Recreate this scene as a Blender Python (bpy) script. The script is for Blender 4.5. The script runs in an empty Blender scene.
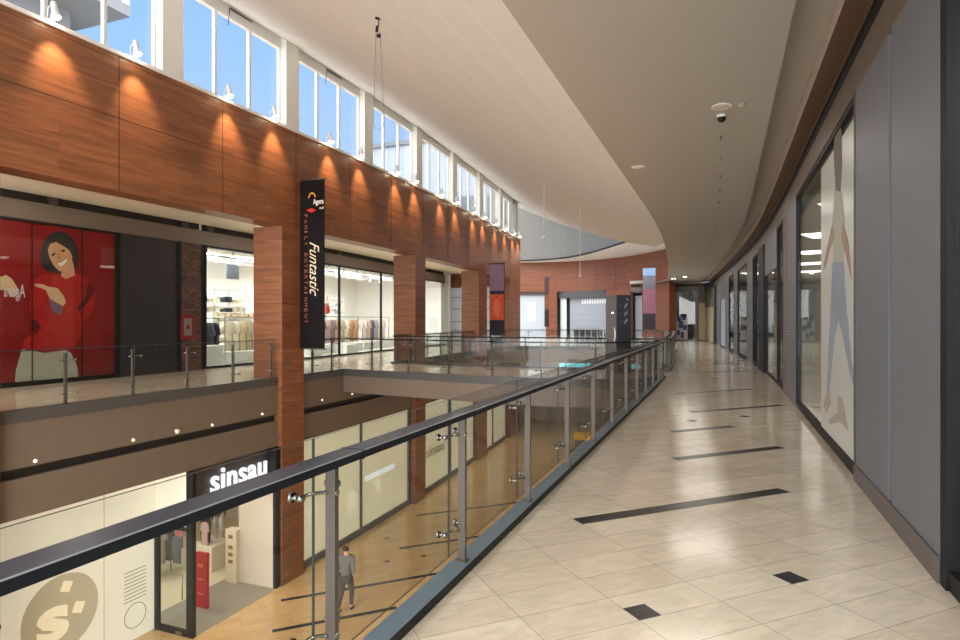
import bpy, math, random
from mathutils import Vector, Matrix
from mathutils.geometry import tessellate_polygon
random.seed(7)
SC = bpy.context.scene
COL = SC.collection
# ---------------------------------------------------------------- frame of the mall
# u runs along the mall, w across it (0 = camera line, negative = towards the void and the far facade), z up
A = math.radians(21.7); SA = math.sin(A); CA = math.cos(A)
TB = [(-50,0),(16,0),(19,.03),(22,.12),(25.5,.30),(29.3,.55),(33.2,.82),(37.5,1.17),(42,1.55),(51.3,2.35),(90,5.7)]
def dev(u):                                   # the whole mall bends gently to the left
    for (a0,b0),(a1,b1) in zip(TB,TB[1:]):
        if u<=a1: return b0+(b1-b0)*(u-a0)/(a1-a0)
    return 5.7
def XY(u,w):
    w=w-dev(u); return (w*CA+u*SA,-w*SA+u*CA)
def G(u,w,z):
    x,y=XY(u,w); return Vector((x,y,z))
FPX=615.0; EYE=1.65
def on_wall(x,y,w):                           # sight line -> position on the wall plane w
    lo,hi=2.0,60.0
    if w>0: lo=3.0
    g=lambda u:480+FPX*XY(u,w)[0]/XY(u,w)[1]-x
    for _ in range(50):
        m=(lo+hi)/2
        if (g(lo)<0)==(g(m)<0): lo=m
        else: hi=m
    return lo,EYE-(y-320)*XY(lo,w)[1]/FPX
def at_z(x,y,z):
    Y=FPX*(EYE-z)/(y-320); X=(x-480)/FPX*Y
    u=X*SA+Y*CA
    return u,X*CA-Y*SA+dev(u)

# ---------------------------------------------------------------- materials
MATS={}
def _new(name):
    m=bpy.data.materials.new(name); m.use_nodes=True
    nt=m.node_tree; nt.nodes.clear()
    out=nt.nodes.new('ShaderNodeOutputMaterial')
    return m,nt,out
def srgb(r,g,b):
    f=lambda c:(c/255/12.92) if c/255<=.04045 else ((c/255+.055)/1.055)**2.4
    return (f(r),f(g),f(b),1)
def mat(name,col,rough=.5,metal=0,var=0,scale=4,stretch=(1,1,1),bump=0,emit=0,ecol=None,spec=.5,coat=0):
    if name in MATS: return MATS[name]
    m,nt,out=_new(name); N=nt.nodes; L=nt.links
    p=N.new('ShaderNodeBsdfPrincipled'); L.new(p.outputs[0],out.inputs[0])
    c=srgb(*col)
    p.inputs['Base Color'].default_value=c
    p.inputs['Roughness'].default_value=rough; p.inputs['Metallic'].default_value=metal
    p.inputs['Specular IOR Level'].default_value=spec
    p.inputs['Coat Weight'].default_value=coat
    if emit:
        p.inputs['Emission Color'].default_value=srgb(*(ecol or col)); p.inputs['Emission Strength'].default_value=emit
    if var or bump:
        tc=N.new('ShaderNodeTexCoord'); mp=N.new('ShaderNodeMapping'); mp.inputs['Scale'].default_value=stretch
        no=N.new('ShaderNodeTexNoise'); no.inputs['Scale'].default_value=scale; no.inputs['Detail'].default_value=5
        L.new(tc.outputs['UV'],mp.inputs[0]); L.new(mp.outputs[0],no.inputs['Vector'])
        if var:
            mx=N.new('ShaderNodeMix'); mx.data_type='RGBA'
            mx.inputs[6].default_value=tuple(max(0,v*(1-var)) for v in c[:3])+(1,)
            mx.inputs[7].default_value=tuple(min(1,v*(1+var)) for v in c[:3])+(1,)
            L.new(no.outputs['Fac'],mx.inputs[0]); L.new(mx.outputs[2],p.inputs['Base Color'])
        if bump:
            b=N.new('ShaderNodeBump'); b.inputs['Strength'].default_value=bump; b.inputs['Distance'].default_value=.01
            L.new(no.outputs['Fac'],b.inputs['Height']); L.new(b.outputs[0],p.inputs['Normal'])
    MATS[name]=m; return m
def glass(name,tint=(.93,.97,.95),gloss=1.0,rough=0.0):
    m,nt,out=_new(name); N=nt.nodes; L=nt.links
    tr=N.new('ShaderNodeBsdfTransparent'); tr.inputs[0].default_value=(*tint,1)
    gl=N.new('ShaderNodeBsdfGlossy'); gl.inputs['Roughness'].default_value=rough; gl.inputs[0].default_value=(gloss,gloss,gloss,1)
    geo=N.new('ShaderNodeNewGeometry'); mr=N.new('ShaderNodeMapRange'); mr.inputs['To Min'].default_value=1.45; mr.inputs['To Max'].default_value=1/1.45
    fr=N.new('ShaderNodeFresnel'); mx=N.new('ShaderNodeMixShader')
    L.new(geo.outputs['Backfacing'],mr.inputs['Value']); L.new(mr.outputs[0],fr.inputs['IOR'])
    L.new(fr.outputs[0],mx.inputs[0]); L.new(tr.outputs[0],mx.inputs[1]); L.new(gl.outputs[0],mx.inputs[2]); L.new(mx.outputs[0],out.inputs[0])
    MATS[name]=m; return m
def emis(name,col,s):
    m,nt,out=_new(name); e=nt.nodes.new('ShaderNodeEmission'); e.inputs[0].default_value=srgb(*col); e.inputs[1].default_value=s
    nt.links.new(e.outputs[0],out.inputs[0]); MATS[name]=m; return m
def wood(name,vertical=False,dark=(90,53,33),mid=(128,79,50),light=(156,103,68)):
    m,nt,out=_new(name); N=nt.nodes; L=nt.links
    p=N.new('ShaderNodeBsdfPrincipled'); L.new(p.outputs[0],out.inputs[0]); p.inputs['Roughness'].default_value=.42
    tc=N.new('ShaderNodeTexCoord'); mp=N.new('ShaderNodeMapping'); mp.inputs['Scale'].default_value=(.55,9,1) if not vertical else (9,.55,1)
    n1=N.new('ShaderNodeTexNoise'); n1.inputs['Scale'].default_value=1.5; n1.inputs['Detail'].default_value=7; n1.inputs['Roughness'].default_value=.65; n1.inputs['Distortion'].default_value=.6
    L.new(tc.outputs['UV'],mp.inputs[0]); L.new(mp.outputs[0],n1.inputs['Vector'])
    r=N.new('ShaderNodeValToRGB'); r.color_ramp.elements[0].position=.22; r.color_ramp.elements[1].position=.82
    r.color_ramp.elements[0].color=srgb(*dark); r.color_ramp.elements[1].color=srgb(*light)
    e=r.color_ramp.elements.new(.52); e.color=srgb(*mid)
    L.new(n1.outputs['Fac'],r.inputs[0])
    # plank to plank tone
    br=N.new('ShaderNodeTexBrick'); br.inputs['Scale'].default_value=1; br.inputs['Brick Width'].default_value=2.2; br.inputs['Row Height'].default_value=.17
    br.inputs['Mortar Size'].default_value=.002; br.inputs['Color1'].default_value=(.84,.84,.84,1); br.inputs['Color2'].default_value=(1.1,1.09,1.08,1); br.inputs['Mortar'].default_value=(.6,.55,.5,1)
    L.new(tc.outputs['UV'],br.inputs['Vector'])
    # knots
    vo=N.new('ShaderNodeTexVoronoi'); vo.inputs['Scale'].default_value=1.7; L.new(tc.outputs['UV'],vo.inputs['Vector'])
    kr=N.new('ShaderNodeMapRange'); kr.inputs['From Min'].default_value=.015; kr.inputs['From Max'].default_value=.075; kr.inputs['To Min'].default_value=.45
    L.new(vo.outputs['Distance'],kr.inputs['Value'])
    m1=N.new('ShaderNodeMix'); m1.data_type='RGBA'; m1.blend_type='MULTIPLY'; m1.inputs[0].default_value=1
    L.new(r.outputs[0],m1.inputs[6]); L.new(br.outputs['Color'],m1.inputs[7])
    m2=N.new('ShaderNodeMix'); m2.data_type='RGBA'; m2.blend_type='MULTIPLY'; m2.inputs[0].default_value=1
    L.new(m1.outputs[2],m2.inputs[6]); L.new(kr.outputs[0],m2.inputs[7]); L.new(m2.outputs[2],p.inputs['Base Color'])
    MATS[name]=m; return m
def tiles(name,c1,c2,mortar,rough,w=.585,h=.295,rot=-45,off=(0,0),msize=.0022,offset=0.0,bumpy=.02,spec=.5,vein=.14):
    m,nt,out=_new(name); N=nt.nodes; L=nt.links
    p=N.new('ShaderNodeBsdfPrincipled'); L.new(p.outputs[0],out.inputs[0]); p.inputs['Roughness'].default_value=rough; p.inputs['Specular IOR Level'].default_value=spec
    tc=N.new('ShaderNodeTexCoord'); mp=N.new('ShaderNodeMapping'); mp.vector_type='POINT'
    mp.inputs['Rotation'].default_value=(0,0,math.radians(rot)); mp.inputs['Location'].default_value=(off[0],off[1],0)
    L.new(tc.outputs['UV'],mp.inputs[0])
    br=N.new('ShaderNodeTexBrick'); br.offset=offset; br.inputs['Scale'].default_value=1; br.inputs['Brick Width'].default_value=w; br.inputs['Row Height'].default_value=h
    br.inputs['Mortar Size'].default_value=msize; br.inputs['Mortar Smooth'].default_value=0
    br.inputs['Color1'].default_value=srgb(*c1); br.inputs['Color2'].default_value=srgb(*c2); br.inputs['Mortar'].default_value=srgb(*mortar)
    L.new(mp.outputs[0],br.inputs['Vector'])
    no=N.new('ShaderNodeTexNoise'); no.inputs['Scale'].default_value=3.5; no.inputs['Detail'].default_value=8; no.inputs['Roughness'].default_value=.65; no.inputs['Distortion'].default_value=1.2
    mp2=N.new('ShaderNodeMapping'); mp2.inputs['Scale'].default_value=(1,2.6,1); L.new(mp.outputs[0],mp2.inputs[0]); L.new(mp2.outputs[0],no.inputs['Vector'])
    mr=N.new('ShaderNodeMapRange'); mr.inputs['From Min'].default_value=.3; mr.inputs['From Max'].default_value=.7; mr.inputs['To Min'].default_value=1-vein; mr.inputs['To Max'].default_value=1+vein*.8
    L.new(no.outputs['Fac'],mr.inputs['Value'])
    mx=N.new('ShaderNodeMix'); mx.data_type='RGBA'; mx.blend_type='MULTIPLY'; mx.inputs[0].default_value=1
    L.new(br.outputs['Color'],mx.inputs[6]); L.new(mr.outputs[0],mx.inputs[7]); L.new(mx.outputs[2],p.inputs['Base Color'])
    b=N.new('ShaderNodeBump'); b.inputs['Strength'].default_value=bumpy; b.inputs['Distance'].default_value=.01
    L.new(no.outputs['Fac'],b.inputs['Height']); L.new(b.outputs[0],p.inputs['Normal'])
    MATS[name]=m; return m

WOOD=wood('wood_panel')
WOODF=wood('wood_panel_far',dark=(104,58,34),mid=(128,72,42),light=(148,90,54))
FLOOR=tiles('floor_marble',(219,206,185),(207,193,171),(150,140,128),.13,off=(-2.14,2.755),bumpy=.015,spec=.6)
FLOORG=tiles('ground_floor_tile',(206,172,122),(196,160,110),(176,148,106),.16,w=.585,h=.295,spec=.5)
INSET=mat('floor_inset_dark',(40,40,44),.25,var=.5,scale=9)
CEIL=mat('ceiling_beige',(178,174,166),.8)
CEILW=tiles('ceiling_perforated',(216,212,206),(214,210,204),(220,216,211),.85,w=2.4,h=.62,rot=0,msize=.035,bumpy=.0,vein=.015)
SOFF=mat('soffit_light',(226,214,192),.75)
WHITE=mat('white_paint',(232,230,224),.5)
WFRAME=mat('window_frame_white',(222,222,220),.45)
BROWN=mat('brown_fascia',(108,95,83),.45,var=.1,scale=3,stretch=(6,1,1))
BROWND=mat('brown_soffit',(96,74,56),.45,var=.08,scale=2)
TAUPE=mat('taupe_band',(112,100,88),.5)
SLOT=mat('black_slot',(32,30,30),.6)
CURB=mat('dark_curb',(74,72,72),.4)
CURBB=mat('steel_blue_channel',(120,142,156),.3,metal=.55,var=.15,scale=6)
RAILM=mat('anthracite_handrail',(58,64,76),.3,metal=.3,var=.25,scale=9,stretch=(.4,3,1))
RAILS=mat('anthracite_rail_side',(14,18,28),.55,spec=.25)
STEEL=mat('brushed_steel_post',(88,79,72),.42,metal=.5)
CHROME=mat('chrome_fitting',(150,148,146),.18,metal=1)
GLASS=glass('rail_glass',(.975,.988,.98),.38)
GLASSE=mat('glass_edge',(34,48,45),.45,spec=.3)
SHOPG=glass('shop_glass',(.93,.96,.95),.95)
WING=glass('window_glass',(.97,.98,.99),.6)
GREYP=mat('grey_ribbed_panel',(114,116,120),.5,var=.14,scale=5,stretch=(14,.6,1))
GREYD=mat('dark_grey_panel',(46,44,46),.35,var=.12,scale=4,stretch=(20,.5,1))
BLACK=mat('black_metal',(20,20,22),.55,spec=.3)
CREAM=mat('cream_hoarding',(214,210,192),.55,emit=.24,ecol=(232,228,210))  # glow added to brighten the boards, no lamp behind them
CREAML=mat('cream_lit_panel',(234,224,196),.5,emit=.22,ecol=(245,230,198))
TAUPEP=mat('taupe_print',(196,190,164),.6,emit=.08)  # slight glow brightens the print along with its board
RED=mat('poster_red',(140,22,26),.35,var=.25,scale=1.2)
SHOPW=mat('shop_white',(238,236,232),.6)
SHOPF=tiles('shop_floor',(205,200,190),(200,195,185),(170,165,155),.25,w=.6,h=.6,rot=0)
CARPET=mat('grey_shop_floor',(142,134,120),.55,var=.12,scale=8)
GREYW=mat('upper_grey_wall',(112,110,104),.85)

# ---------------------------------------------------------------- mesh builder
class B:
    def __init__(s): s.v=[];s.f=[];s.uv=[];s.m=[];s.sm=[]
    def q(s,ps,uvs=None,mi=0,smooth=False):
        n=len(s.v); s.v+= [Vector(p) for p in ps]; s.f.append(tuple(range(n,n+len(ps))))
        s.uv.append(uvs or [(0,0)]*len(ps)); s.m.append(mi); s.sm.append(smooth)
    def hexa(s,fn,a0,a1,b0,b1,c0,c1,mi=0,na=1,mis=None):
        """box in (a,b,c) space mapped through fn, subdivided along a"""
        mis=mis or {}
        st=[a0+(a1-a0)*i/na for i in range(na+1)]
        for p,q_ in zip(st,st[1:]):
            k=mis.get('t',mi); s.q([fn(p,b0,c1),fn(q_,b0,c1),fn(q_,b1,c1),fn(p,b1,c1)],[(p,b0),(q_,b0),(q_,b1),(p,b1)],k)
            k=mis.get('d',mi); s.q([fn(p,b1,c0),fn(q_,b1,c0),fn(q_,b0,c0),fn(p,b0,c0)],[(p,b1),(q_,b1),(q_,b0),(p,b0)],k)
            k=mis.get('f',mi); s.q([fn(p,b0,c0),fn(q_,b0,c0),fn(q_,b0,c1),fn(p,b0,c1)],[(p,c0),(q_,c0),(q_,c1),(p,c1)],k)
            k=mis.get('k',mi); s.q([fn(q_,b1,c0),fn(p,b1,c0),fn(p,b1,c1),fn(q_,b1,c1)],[(q_,c0),(p,c0),(p,c1),(q_,c1)],k)
        s.q([fn(a0,b1,c0),fn(a0,b0,c0),fn(a0,b0,c1),fn(a0,b1,c1)],[(b1,c0),(b0,c0),(b0,c1),(b1,c1)],mi)
        s.q([fn(a1,b0,c0),fn(a1,b1,c0),fn(a1,b1,c1),fn(a1,b0,c1)],[(b0,c0),(b1,c0),(b1,c1),(b0,c1)],mi)
        return s
    def u(s,u0,u1,w0,w1,z0,z1,mi=0,mis=None):
        n=1 if u1<=15 or u1-u0<.8 else max(1,int((u1-max(u0,12))/1.2)+1)
        return s.hexa(G,u0,u1,w0,w1,z0,z1,mi,n,mis)
    def box(s,x0,x1,y0,y1,z0,z1,mi=0,M=None):
        f=(lambda x,y,z:M@Vector((x,y,z))) if M else (lambda x,y,z:Vector((x,y,z)))
        return s.hexa(f,x0,x1,y0,y1,z0,z1,mi)
    def tube(s,pts,r,n=8,mi=0,caps=True,closed=False):
        pts=[Vector(p) for p in pts]; rings=[]; rr=r if isinstance(r,(list,tuple)) else [r]*len(pts)
        for i,p in enumerate(pts):
            a=pts[i-1] if (i>0 or closed) else p; b=pts[(i+1)%len(pts)] if (i<len(pts)-1 or closed) else p
            t=(b-a).normalized(); x=t.cross(Vector((0,0,1)));
            if x.length<.05: x=t.cross(Vector((0,1,0)))
            x.normalize(); y=t.cross(x)
            rings.append([p+(x*math.cos(2*math.pi*k/n)+y*math.sin(2*math.pi*k/n))*rr[i] for k in range(n)])
        idx=list(zip(rings,rings[1:]))+([(rings[-1],rings[0])] if closed else [])
        for r0,r1 in idx:
            for k in range(n):
                s.q([r0[k],r1[k],r1[(k+1)%n],r0[(k+1)%n]],None,mi,True)
        if caps and not closed:
            s.q(rings[0],None,mi); s.q(rings[-1][::-1],None,mi)
        return s
    def lathe(s,c,prof,n=14,mi=0,axis='z',M=None):
        c=Vector(c); R=[]
        for r,h in prof:
            ring=[]
            for k in range(n):
                t=2*math.pi*k/n; d=Vector((r*math.cos(t),r*math.sin(t),h))
                if axis=='y': d=Vector((d.x,d.z,d.y))
                if axis=='x': d=Vector((d.z,d.x,d.y))
                if M: d=M@d
                ring.append(c+d)
            R.append(ring)
        for r0,r1 in zip(R,R[1:]):
            for k in range(n): s.q([r0[k],r0[(k+1)%n],r1[(k+1)%n],r1[k]],None,mi,True)
        return s
    def poly(s,pts,fn,th,mi=0,nrm=None):
        """extruded flat polygon: pts in 2-D, fn(a,b,d) maps with depth d"""
        tri=tessellate_polygon([[Vector((a,b,0)) for a,b in pts]])
        for t in tri:
            s.q([fn(*pts[i],th) for i in t],[pts[i] for i in t],mi)
        for i in range(len(pts)):
            a=pts[i]; b=pts[(i+1)%len(pts)]
            s.q([fn(*a,0),fn(*b,0),fn(*b,th),fn(*a,th)],None,mi)
        return s
    def sweep(s,path,prof,mi=0,closed=True,mis=None,smooth=False):
        """prof = [(offset,z)...] along XY polyline; offset to the right of travel"""
        P=[Vector((p[0],p[1],0)) for p in path]; N=[]
        for i in range(len(P)):
            a=P[max(i-1,0)]; b=P[min(i+1,len(P)-1)]; t=(b-a).normalized(); N.append(Vector((t.y,-t.x,0)))
        L=0
        for i in range(len(P)-1):
            d=(P[i+1]-P[i]).length; k=len(prof)
            h=0
            for j in range(k if closed else k-1):
                a=prof[j]; b=prof[(j+1)%k]; hh=h+math.hypot(a[0]-b[0],a[1]-b[1])
                s.q([P[i]+N[i]*a[0]+Vector((0,0,a[1])),P[i+1]+N[i+1]*a[0]+Vector((0,0,a[1])),P[i+1]+N[i+1]*b[0]+Vector((0,0,b[1])),P[i]+N[i]*b[0]+Vector((0,0,b[1]))],
                    [(L,h),(L+d,h),(L+d,hh),(L,hh)],mis[j] if mis else mi,smooth)
                h=hh
            L+=d
        if closed:
            for i in (0,len(P)-1):
                ps=[P[i]+N[i]*a[0]+Vector((0,0,a[1])) for a in prof]
                s.q(ps if i else ps[::-1],None,mis[0] if mis else mi)
        return s
    def make(s,name,mats,parent=None,loc=None,keep=False):
        if not s.v: return None
        if not isinstance(mats,(list,tuple)): mats=[mats]
        if parent is not None:
            r=parent
            o0=Vector((0,0,0))
            while r is not None: o0=o0+r.location; r=r.parent
        elif loc is not None: o0=Vector(loc)
        elif keep: o0=Vector((0,0,0))
        else:
            xs=[v.x for v in s.v]; ys=[v.y for v in s.v]; zs=[v.z for v in s.v]
            o0=Vector(((min(xs)+max(xs))/2,(min(ys)+max(ys))/2,min(zs)))
        me=bpy.data.meshes.new(name); me.from_pydata([v-o0 for v in s.v],[],s.f)
        ul=me.uv_layers.new(name='UVMap'); i=0
        for f in s.uv:
            for c in f: ul.data[i].uv=c; i+=1
        for m in mats: me.materials.append(m)
        me.polygons.foreach_set('material_index',s.m); me.polygons.foreach_set('use_smooth',s.sm)
        import bmesh
        bm=bmesh.new(); bm.from_mesh(me); bmesh.ops.remove_doubles(bm,verts=bm.verts,dist=1e-5); bmesh.ops.recalc_face_normals(bm,faces=bm.faces); bm.to_mesh(me); bm.free()
        o=bpy.data.objects.new(name,me); COL.objects.link(o)
        if parent is not None: o.parent=parent
        else: o.location=o0
        return o
def tag(o,label,cat,group=None,kind=None):
    o['label']=label; o['category']=cat
    if group: o['group']=group
    if kind: o['kind']=kind
    return o
def struct(o): o['kind']='structure'; return o
def thing(name,loc,label,cat,group=None):
    o=bpy.data.objects.new(name,None); o.empty_display_size=.1; COL.objects.link(o); o.location=loc
    return tag(o,label,cat,group)
def kids(o): return [c for c in bpy.data.objects if c.parent==o]
def dup(o,loc,rz=0,label=None,parent=None,scale=None):
    c=o.copy(); COL.objects.link(c)
    if parent is not None: c.parent=parent
    else:
        c.location=loc; c.rotation_euler=(0,0,rz)
    if scale: c.scale=scale
    if label: c['label']=label
    for k in kids(o): dup(k,None,parent=c)
    return c
def offset(path,d):
    P=[Vector((p[0],p[1])) for p in path]; out=[]
    for i in range(len(P)):
        a=P[max(i-1,0)]; b=P[min(i+1,len(P)-1)]; t=(b-a).normalized(); out.append((P[i].x+t.y*d,P[i].y-t.x*d))
    return out
def lin(a,b,n): return [a+(b-a)*i/n for i in range(n+1)]
def smooth(pts,it=2):
    for _ in range(it):
        o=[pts[0]]
        for a,b in zip(pts,pts[1:]):
            o.append((a[0]*.75+b[0]*.25,a[1]*.75+b[1]*.25)); o.append((a[0]*.25+b[0]*.75,a[1]*.25+b[1]*.75))
        o.append(pts[-1]); pts=o
    return pts

# ---------------------------------------------------------------- lettering
def text_geo(body,shear=0,bold=0,spacing=1,th=0):
    cu=bpy.data.curves.new('t','FONT'); cu.body=body; cu.shear=shear; cu.offset=bold; cu.space_character=spacing; cu.extrude=th; cu.resolution_u=3
    o=bpy.data.objects.new('t',cu); COL.objects.link(o); dg=bpy.context.evaluated_depsgraph_get()
    me=bpy.data.meshes.new_from_object(o.evaluated_get(dg)); vs=[v.co.copy() for v in me.vertices]; fs=[tuple(p.vertices) for p in me.polygons]
    bpy.data.objects.remove(o); bpy.data.curves.remove(cu); bpy.data.meshes.remove(me)
    return vs,fs
def lettering(b,body,fn,x0,y0,wid,hei,mi=0,shear=0,bold=0,spacing=1,th=.01):
    """fit text box into (x0,y0,wid,hei) of a 2-D frame; fn(x,y,d)"""
    vs,fs=text_geo(body,shear,bold,spacing,.5)
    xs=[v.x for v in vs]; ys=[v.y for v in vs]
    sx=wid/(max(xs)-min(xs)); sy=hei/(max(ys)-min(ys))
    pts=[fn(x0+(v.x-min(xs))*sx,y0+(v.y-min(ys))*sy,(v.z+.5)*th) for v in vs]
    for f in fs: b.q([pts[i] for i in f],None,mi)

# ================================================================ FLOORS
def wtab(tab,w):
    for (a0,b0),(a1,b1) in zip(tab,tab[1:]):
        if a0<=w<=a1: return b0+(b1-b0)*(w-a0)/(a1-a0)
    return tab[0][1] if w<tab[0][0] else tab[-1][1]
NEAR=[(-11.6,17.05),(-10,16.75),(-8,16.5),(-6.4,16.25),(-4.6,16.15),(-3.2,16.4),(-2.3,17.0),(-1.8,17.7),(-1.55,18.4)]
FARB=[(-11.6,20.5),(-4,20.4),(-1.55,20.5)]
FARE=[(-11.6,35.5),(-11.2,35.7),(-7.9,37.0),(-5.3,38.0),(-3.0,37.4),(-2.0,36.2),(-1.62,35.0),(-1.55,34.2)]
def strip(b,us,wl,wh,z,mi=0,uvs=1):
    for a,c in zip(us,us[1:]):
        b.q([G(a,wl(a),z),G(c,wl(c),z),G(c,wh(c),z),G(a,wh(a),z)],[(a,wl(a)),(c,wl(c)),(c,wh(c)),(a,wh(a))],mi)
def rawuv(u,w):  # tile pattern follows the straight room axes
    return (u,w-dev(u))
def floor_grid(b,us,wl,wh,z,mi=0):
    for a,c in zip(us,us[1:]):
        pa,pb,pc,pd=(a,wl(a)),(c,wl(c)),(c,wh(c)),(a,wh(a))
        b.q([G(*p,z) for p in (pa,pb,pc,pd)],[rawuv(*p) for p in (pa,pb,pc,pd)],mi)
b=B()
US=lin(-5,16,7)+[17+i for i in range(50)]
floor_grid(b,US,lambda u:-1.6,lambda u:7,0)
floor_grid(b,US,lambda u:-16.3,lambda u:-11.62,0)
ws=lin(-11.62,-1.6,22)
for a,c in zip(ws,ws[1:]):
    for k in range(3):
        e=lambda w,t:(wtab(NEAR,w)+(wtab(FARB,w)-wtab(NEAR,w))*t)
        ps=[(e(a,k/3),a),(e(a,(k+1)/3),a),(e(c,(k+1)/3),c),(e(c,k/3),c)]
        b.q([G(*p,0) for p in ps],[rawuv(*p) for p in ps])
    for k in range(12):
        e=lambda w,t:(wtab(FARE,w)+(66-wtab(FARE,w))*t)
        ps=[(e(a,k/12),a),(e(a,(k+1)/12),a),(e(c,(k+1)/12),c),(e(c,k/12),c)]
        b.q([G(*p,0) for p in ps],[rawuv(*p) for p in ps])
# dark inlaid tiles, cut on the 45 degree grid (q1,q2)
R2=math.sqrt(2)
def inlay(b,q1a,q1b,q2a,q2b,z):
    ps=[(q1a,q2a),(q1b,q2a),(q1b,q2b),(q1a,q2b)]
    out=[]
    for q1,q2 in ps:
        u=(q1+q2)/R2; w=(q1-q2)/R2; out.append((w*CA+u*SA,-w*SA+u*CA,z))
    b.q(out,[(p[0],p[1]) for p in ps],1)
for q1,q2 in ((2.14,2.755),(3.31,2.755),(7.1,7.8),(8.25,7.8),(11.6,13.2),(12.8,13.2)): inlay(b,q1,q1+.15,q2,q2+.15,.0015)
for q1a,q1b,q2 in ((2.725,5.065,4.235),(5.0,6.75,5.71),(6.2,7.37,7.14),(7.83,10.1,8.55),(9.5,11.8,10.85),(13.5,16.1,14.9),(15.5,18.5,17.4)):
    inlay(b,q1a,q1b,q2,q2+.15,.0015)
FL=b.make('floor',[FLOOR,INSET],keep=True); struct(FL)

# ground floor
GZ=-5.77
b=B(); floor_grid(b,US,lambda u:-30,lambda u:10,GZ)
for q1a,q1b,q2 in ((1.25,4.3,15.35),(1.6,6.5,16.95),(5.5,9.5,19.3),(7,12,22.3)): inlay(b,q1a,q1b,q2,q2+.15,GZ+.002)
for q1,q2 in ((5.3,20.4),(4.78,18.4),(5.95,18.4),(7.9,20.75)): inlay(b,q1,q1+.15,q2,q2+.15,GZ+.002)
struct(b.make('floor',[FLOORG,INSET],keep=True))

# ================================================================ SLAB EDGES
def upath(us,w): return [XY(u,w) for u in us]
usA=lin(-5,16,6)[:-1]+lin(16,18.4,3)
usL1=lin(-5,16,6)+lin(17,34,17)[1:]+[35.5]
nearp=[XY(u,w) for w,u in NEAR]; nearp=smooth(nearp,2)
farbp=[XY(wtab(FARB,w),w) for w in lin(-11.6,-1.55,10)]
farep=smooth([XY(u,w) for w,u in FARE],2)
gal1=upath(usA,-1.55); gal2=upath(lin(20.5,34.2,14),-1.55)
b=B()
# facade side: brown band with recessed black slot
us_=usL1
def facade_band(b,u0,u1):
    b.u(u0,u1,-12.6,-11.6,-1.87,-1.16,0,{'d':0}); b.u(u0,u1,-12.6,-11.72,-1.16,-.98,1); b.u(u0,u1,-12.6,-11.6,-.98,-.165,0)
for u0,u1 in ((-5,13.87),(14.83,22.05),(23.0,30.15),(31.6,37.5)): facade_band(b,u0,u1)
struct(b.make('trim_1',[BROWN,SLOT],keep=True))
b=B()
for u0,u1 in ((-5,13.87),(14.83,17.05),(20.5,22.05),(23.0,30.05),(31.0,35.5)): b.u(u0,u1,-11.74,-11.58,-.165,.06,0)
struct(b.make('trim_2',[CURB],keep=True))
def edge(path,side,depth,name,mats,chan=False):
    b=B(); s=side
    b.sweep(path,[(0,-.165),(0,.06),(s*.13,.06),(s*.13,-.165)])
    b.sweep(path,[(s*.02,-depth),(s*.02,-.165),(s*.3,-.165),(s*.3,-depth)],mi=1)
    return struct(b.make(name,mats,keep=True))
edge(nearp,-1,.7,'trim_3',[CURB,BROWN])
edge(farbp,1,.7,'trim_4',[CURB,BROWN])
edge(farep,-1,1.0,'trim_5',[CURB,BROWN])
b=B()
b.sweep(nearp,[(-.28,-.69),(-.28,-.66),(-3.4,-.66),(-3.4,-.69)])
struct(b.make('ceiling',[BROWN],keep=True))
# our side: floor nosing channel (steel blue top, black face)
def gal_edge(path,name):
    b=B(); b.sweep(path,[(0,-.16),(0,.06),(-.13,.06),(-.13,-.16)],mis=[1,0,0,1]); b.sweep(path,[(-.02,-1.87),(-.02,-.16),(-.11,-.16),(-.11,-1.87)],mi=2)
    return struct(b.make(name,[CURBB,BLACK,BROWN],keep=True))
gal_edge(gal1,'trim_6'); gal_edge(gal2,'trim_7')
# lower-level ceilings
b=B(); b.u(-5,60,-20,-12.6,-1.9,-1.87); struct(b.make('ceiling',[SOFF],keep=True))
b=B(); b.u(-5,60,-1.66,10,-1.9,-1.87); struct(b.make('ceiling',[SOFF],keep=True))

# ================================================================ RAILINGS
def resample(path,step,start=0.0):
    P=[Vector((p[0],p[1],0)) for p in path]; L=[0]
    for a,c in zip(P,P[1:]): L.append(L[-1]+(c-a).length)
    def at(s):
        s=min(max(s,0),L[-1])
        for i in range(len(P)-1):
            if s<=L[i+1]+1e-9:
                t=(s-L[i])/(L[i+1]-L[i]) if L[i+1]>L[i] else 0
                return P[i].lerp(P[i+1],t),(P[i+1]-P[i]).normalized()
        return P[-1],(P[-1]-P[-2]).normalized()
    ss=[]; s=start
    while s<=L[-1]-.02: ss.append(s); s+=step
    return ss,at,L[-1],P
# prototype post (local: x along the rail, y towards the void), base at z=0
def make_post(h,void=1):
    b=B(); b.box(-.014,.014,-.025,.025,0,h-.05); b.box(-.03,.03,-.04,.04,0,.012); b.box(-.025,.025,-.035,.035,h-.062,h-.05)
    post=b.make('post',[STEEL],loc=(0,0,0))
    for z in (.21,h-.185):
        c=B()
        for sx in (-1,1):
            c.tube([(0,.0,z),(sx*.03,.045,z),(sx*.06,.07,z),(sx*.13,.075,z)],.0085,7)
            c.lathe((sx*.13,.055,z),[(0,0),(.017,0),(.017,.018),(.012,.022),(.012,.05),(.024,.05),(.024,.064),(0,.064)],12,axis='y')
        c.lathe((0,-.03,z),[(0,0),(.014,0),(.014,.06),(0,.06)],10,axis='y')
        o=c.make('clamp',[CHROME],loc=(0,0,0)); o.parent=post
    return post
POST=make_post(1.05)
POST.hide_render=False
FIRST=[True]; JO=[1]
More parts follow.
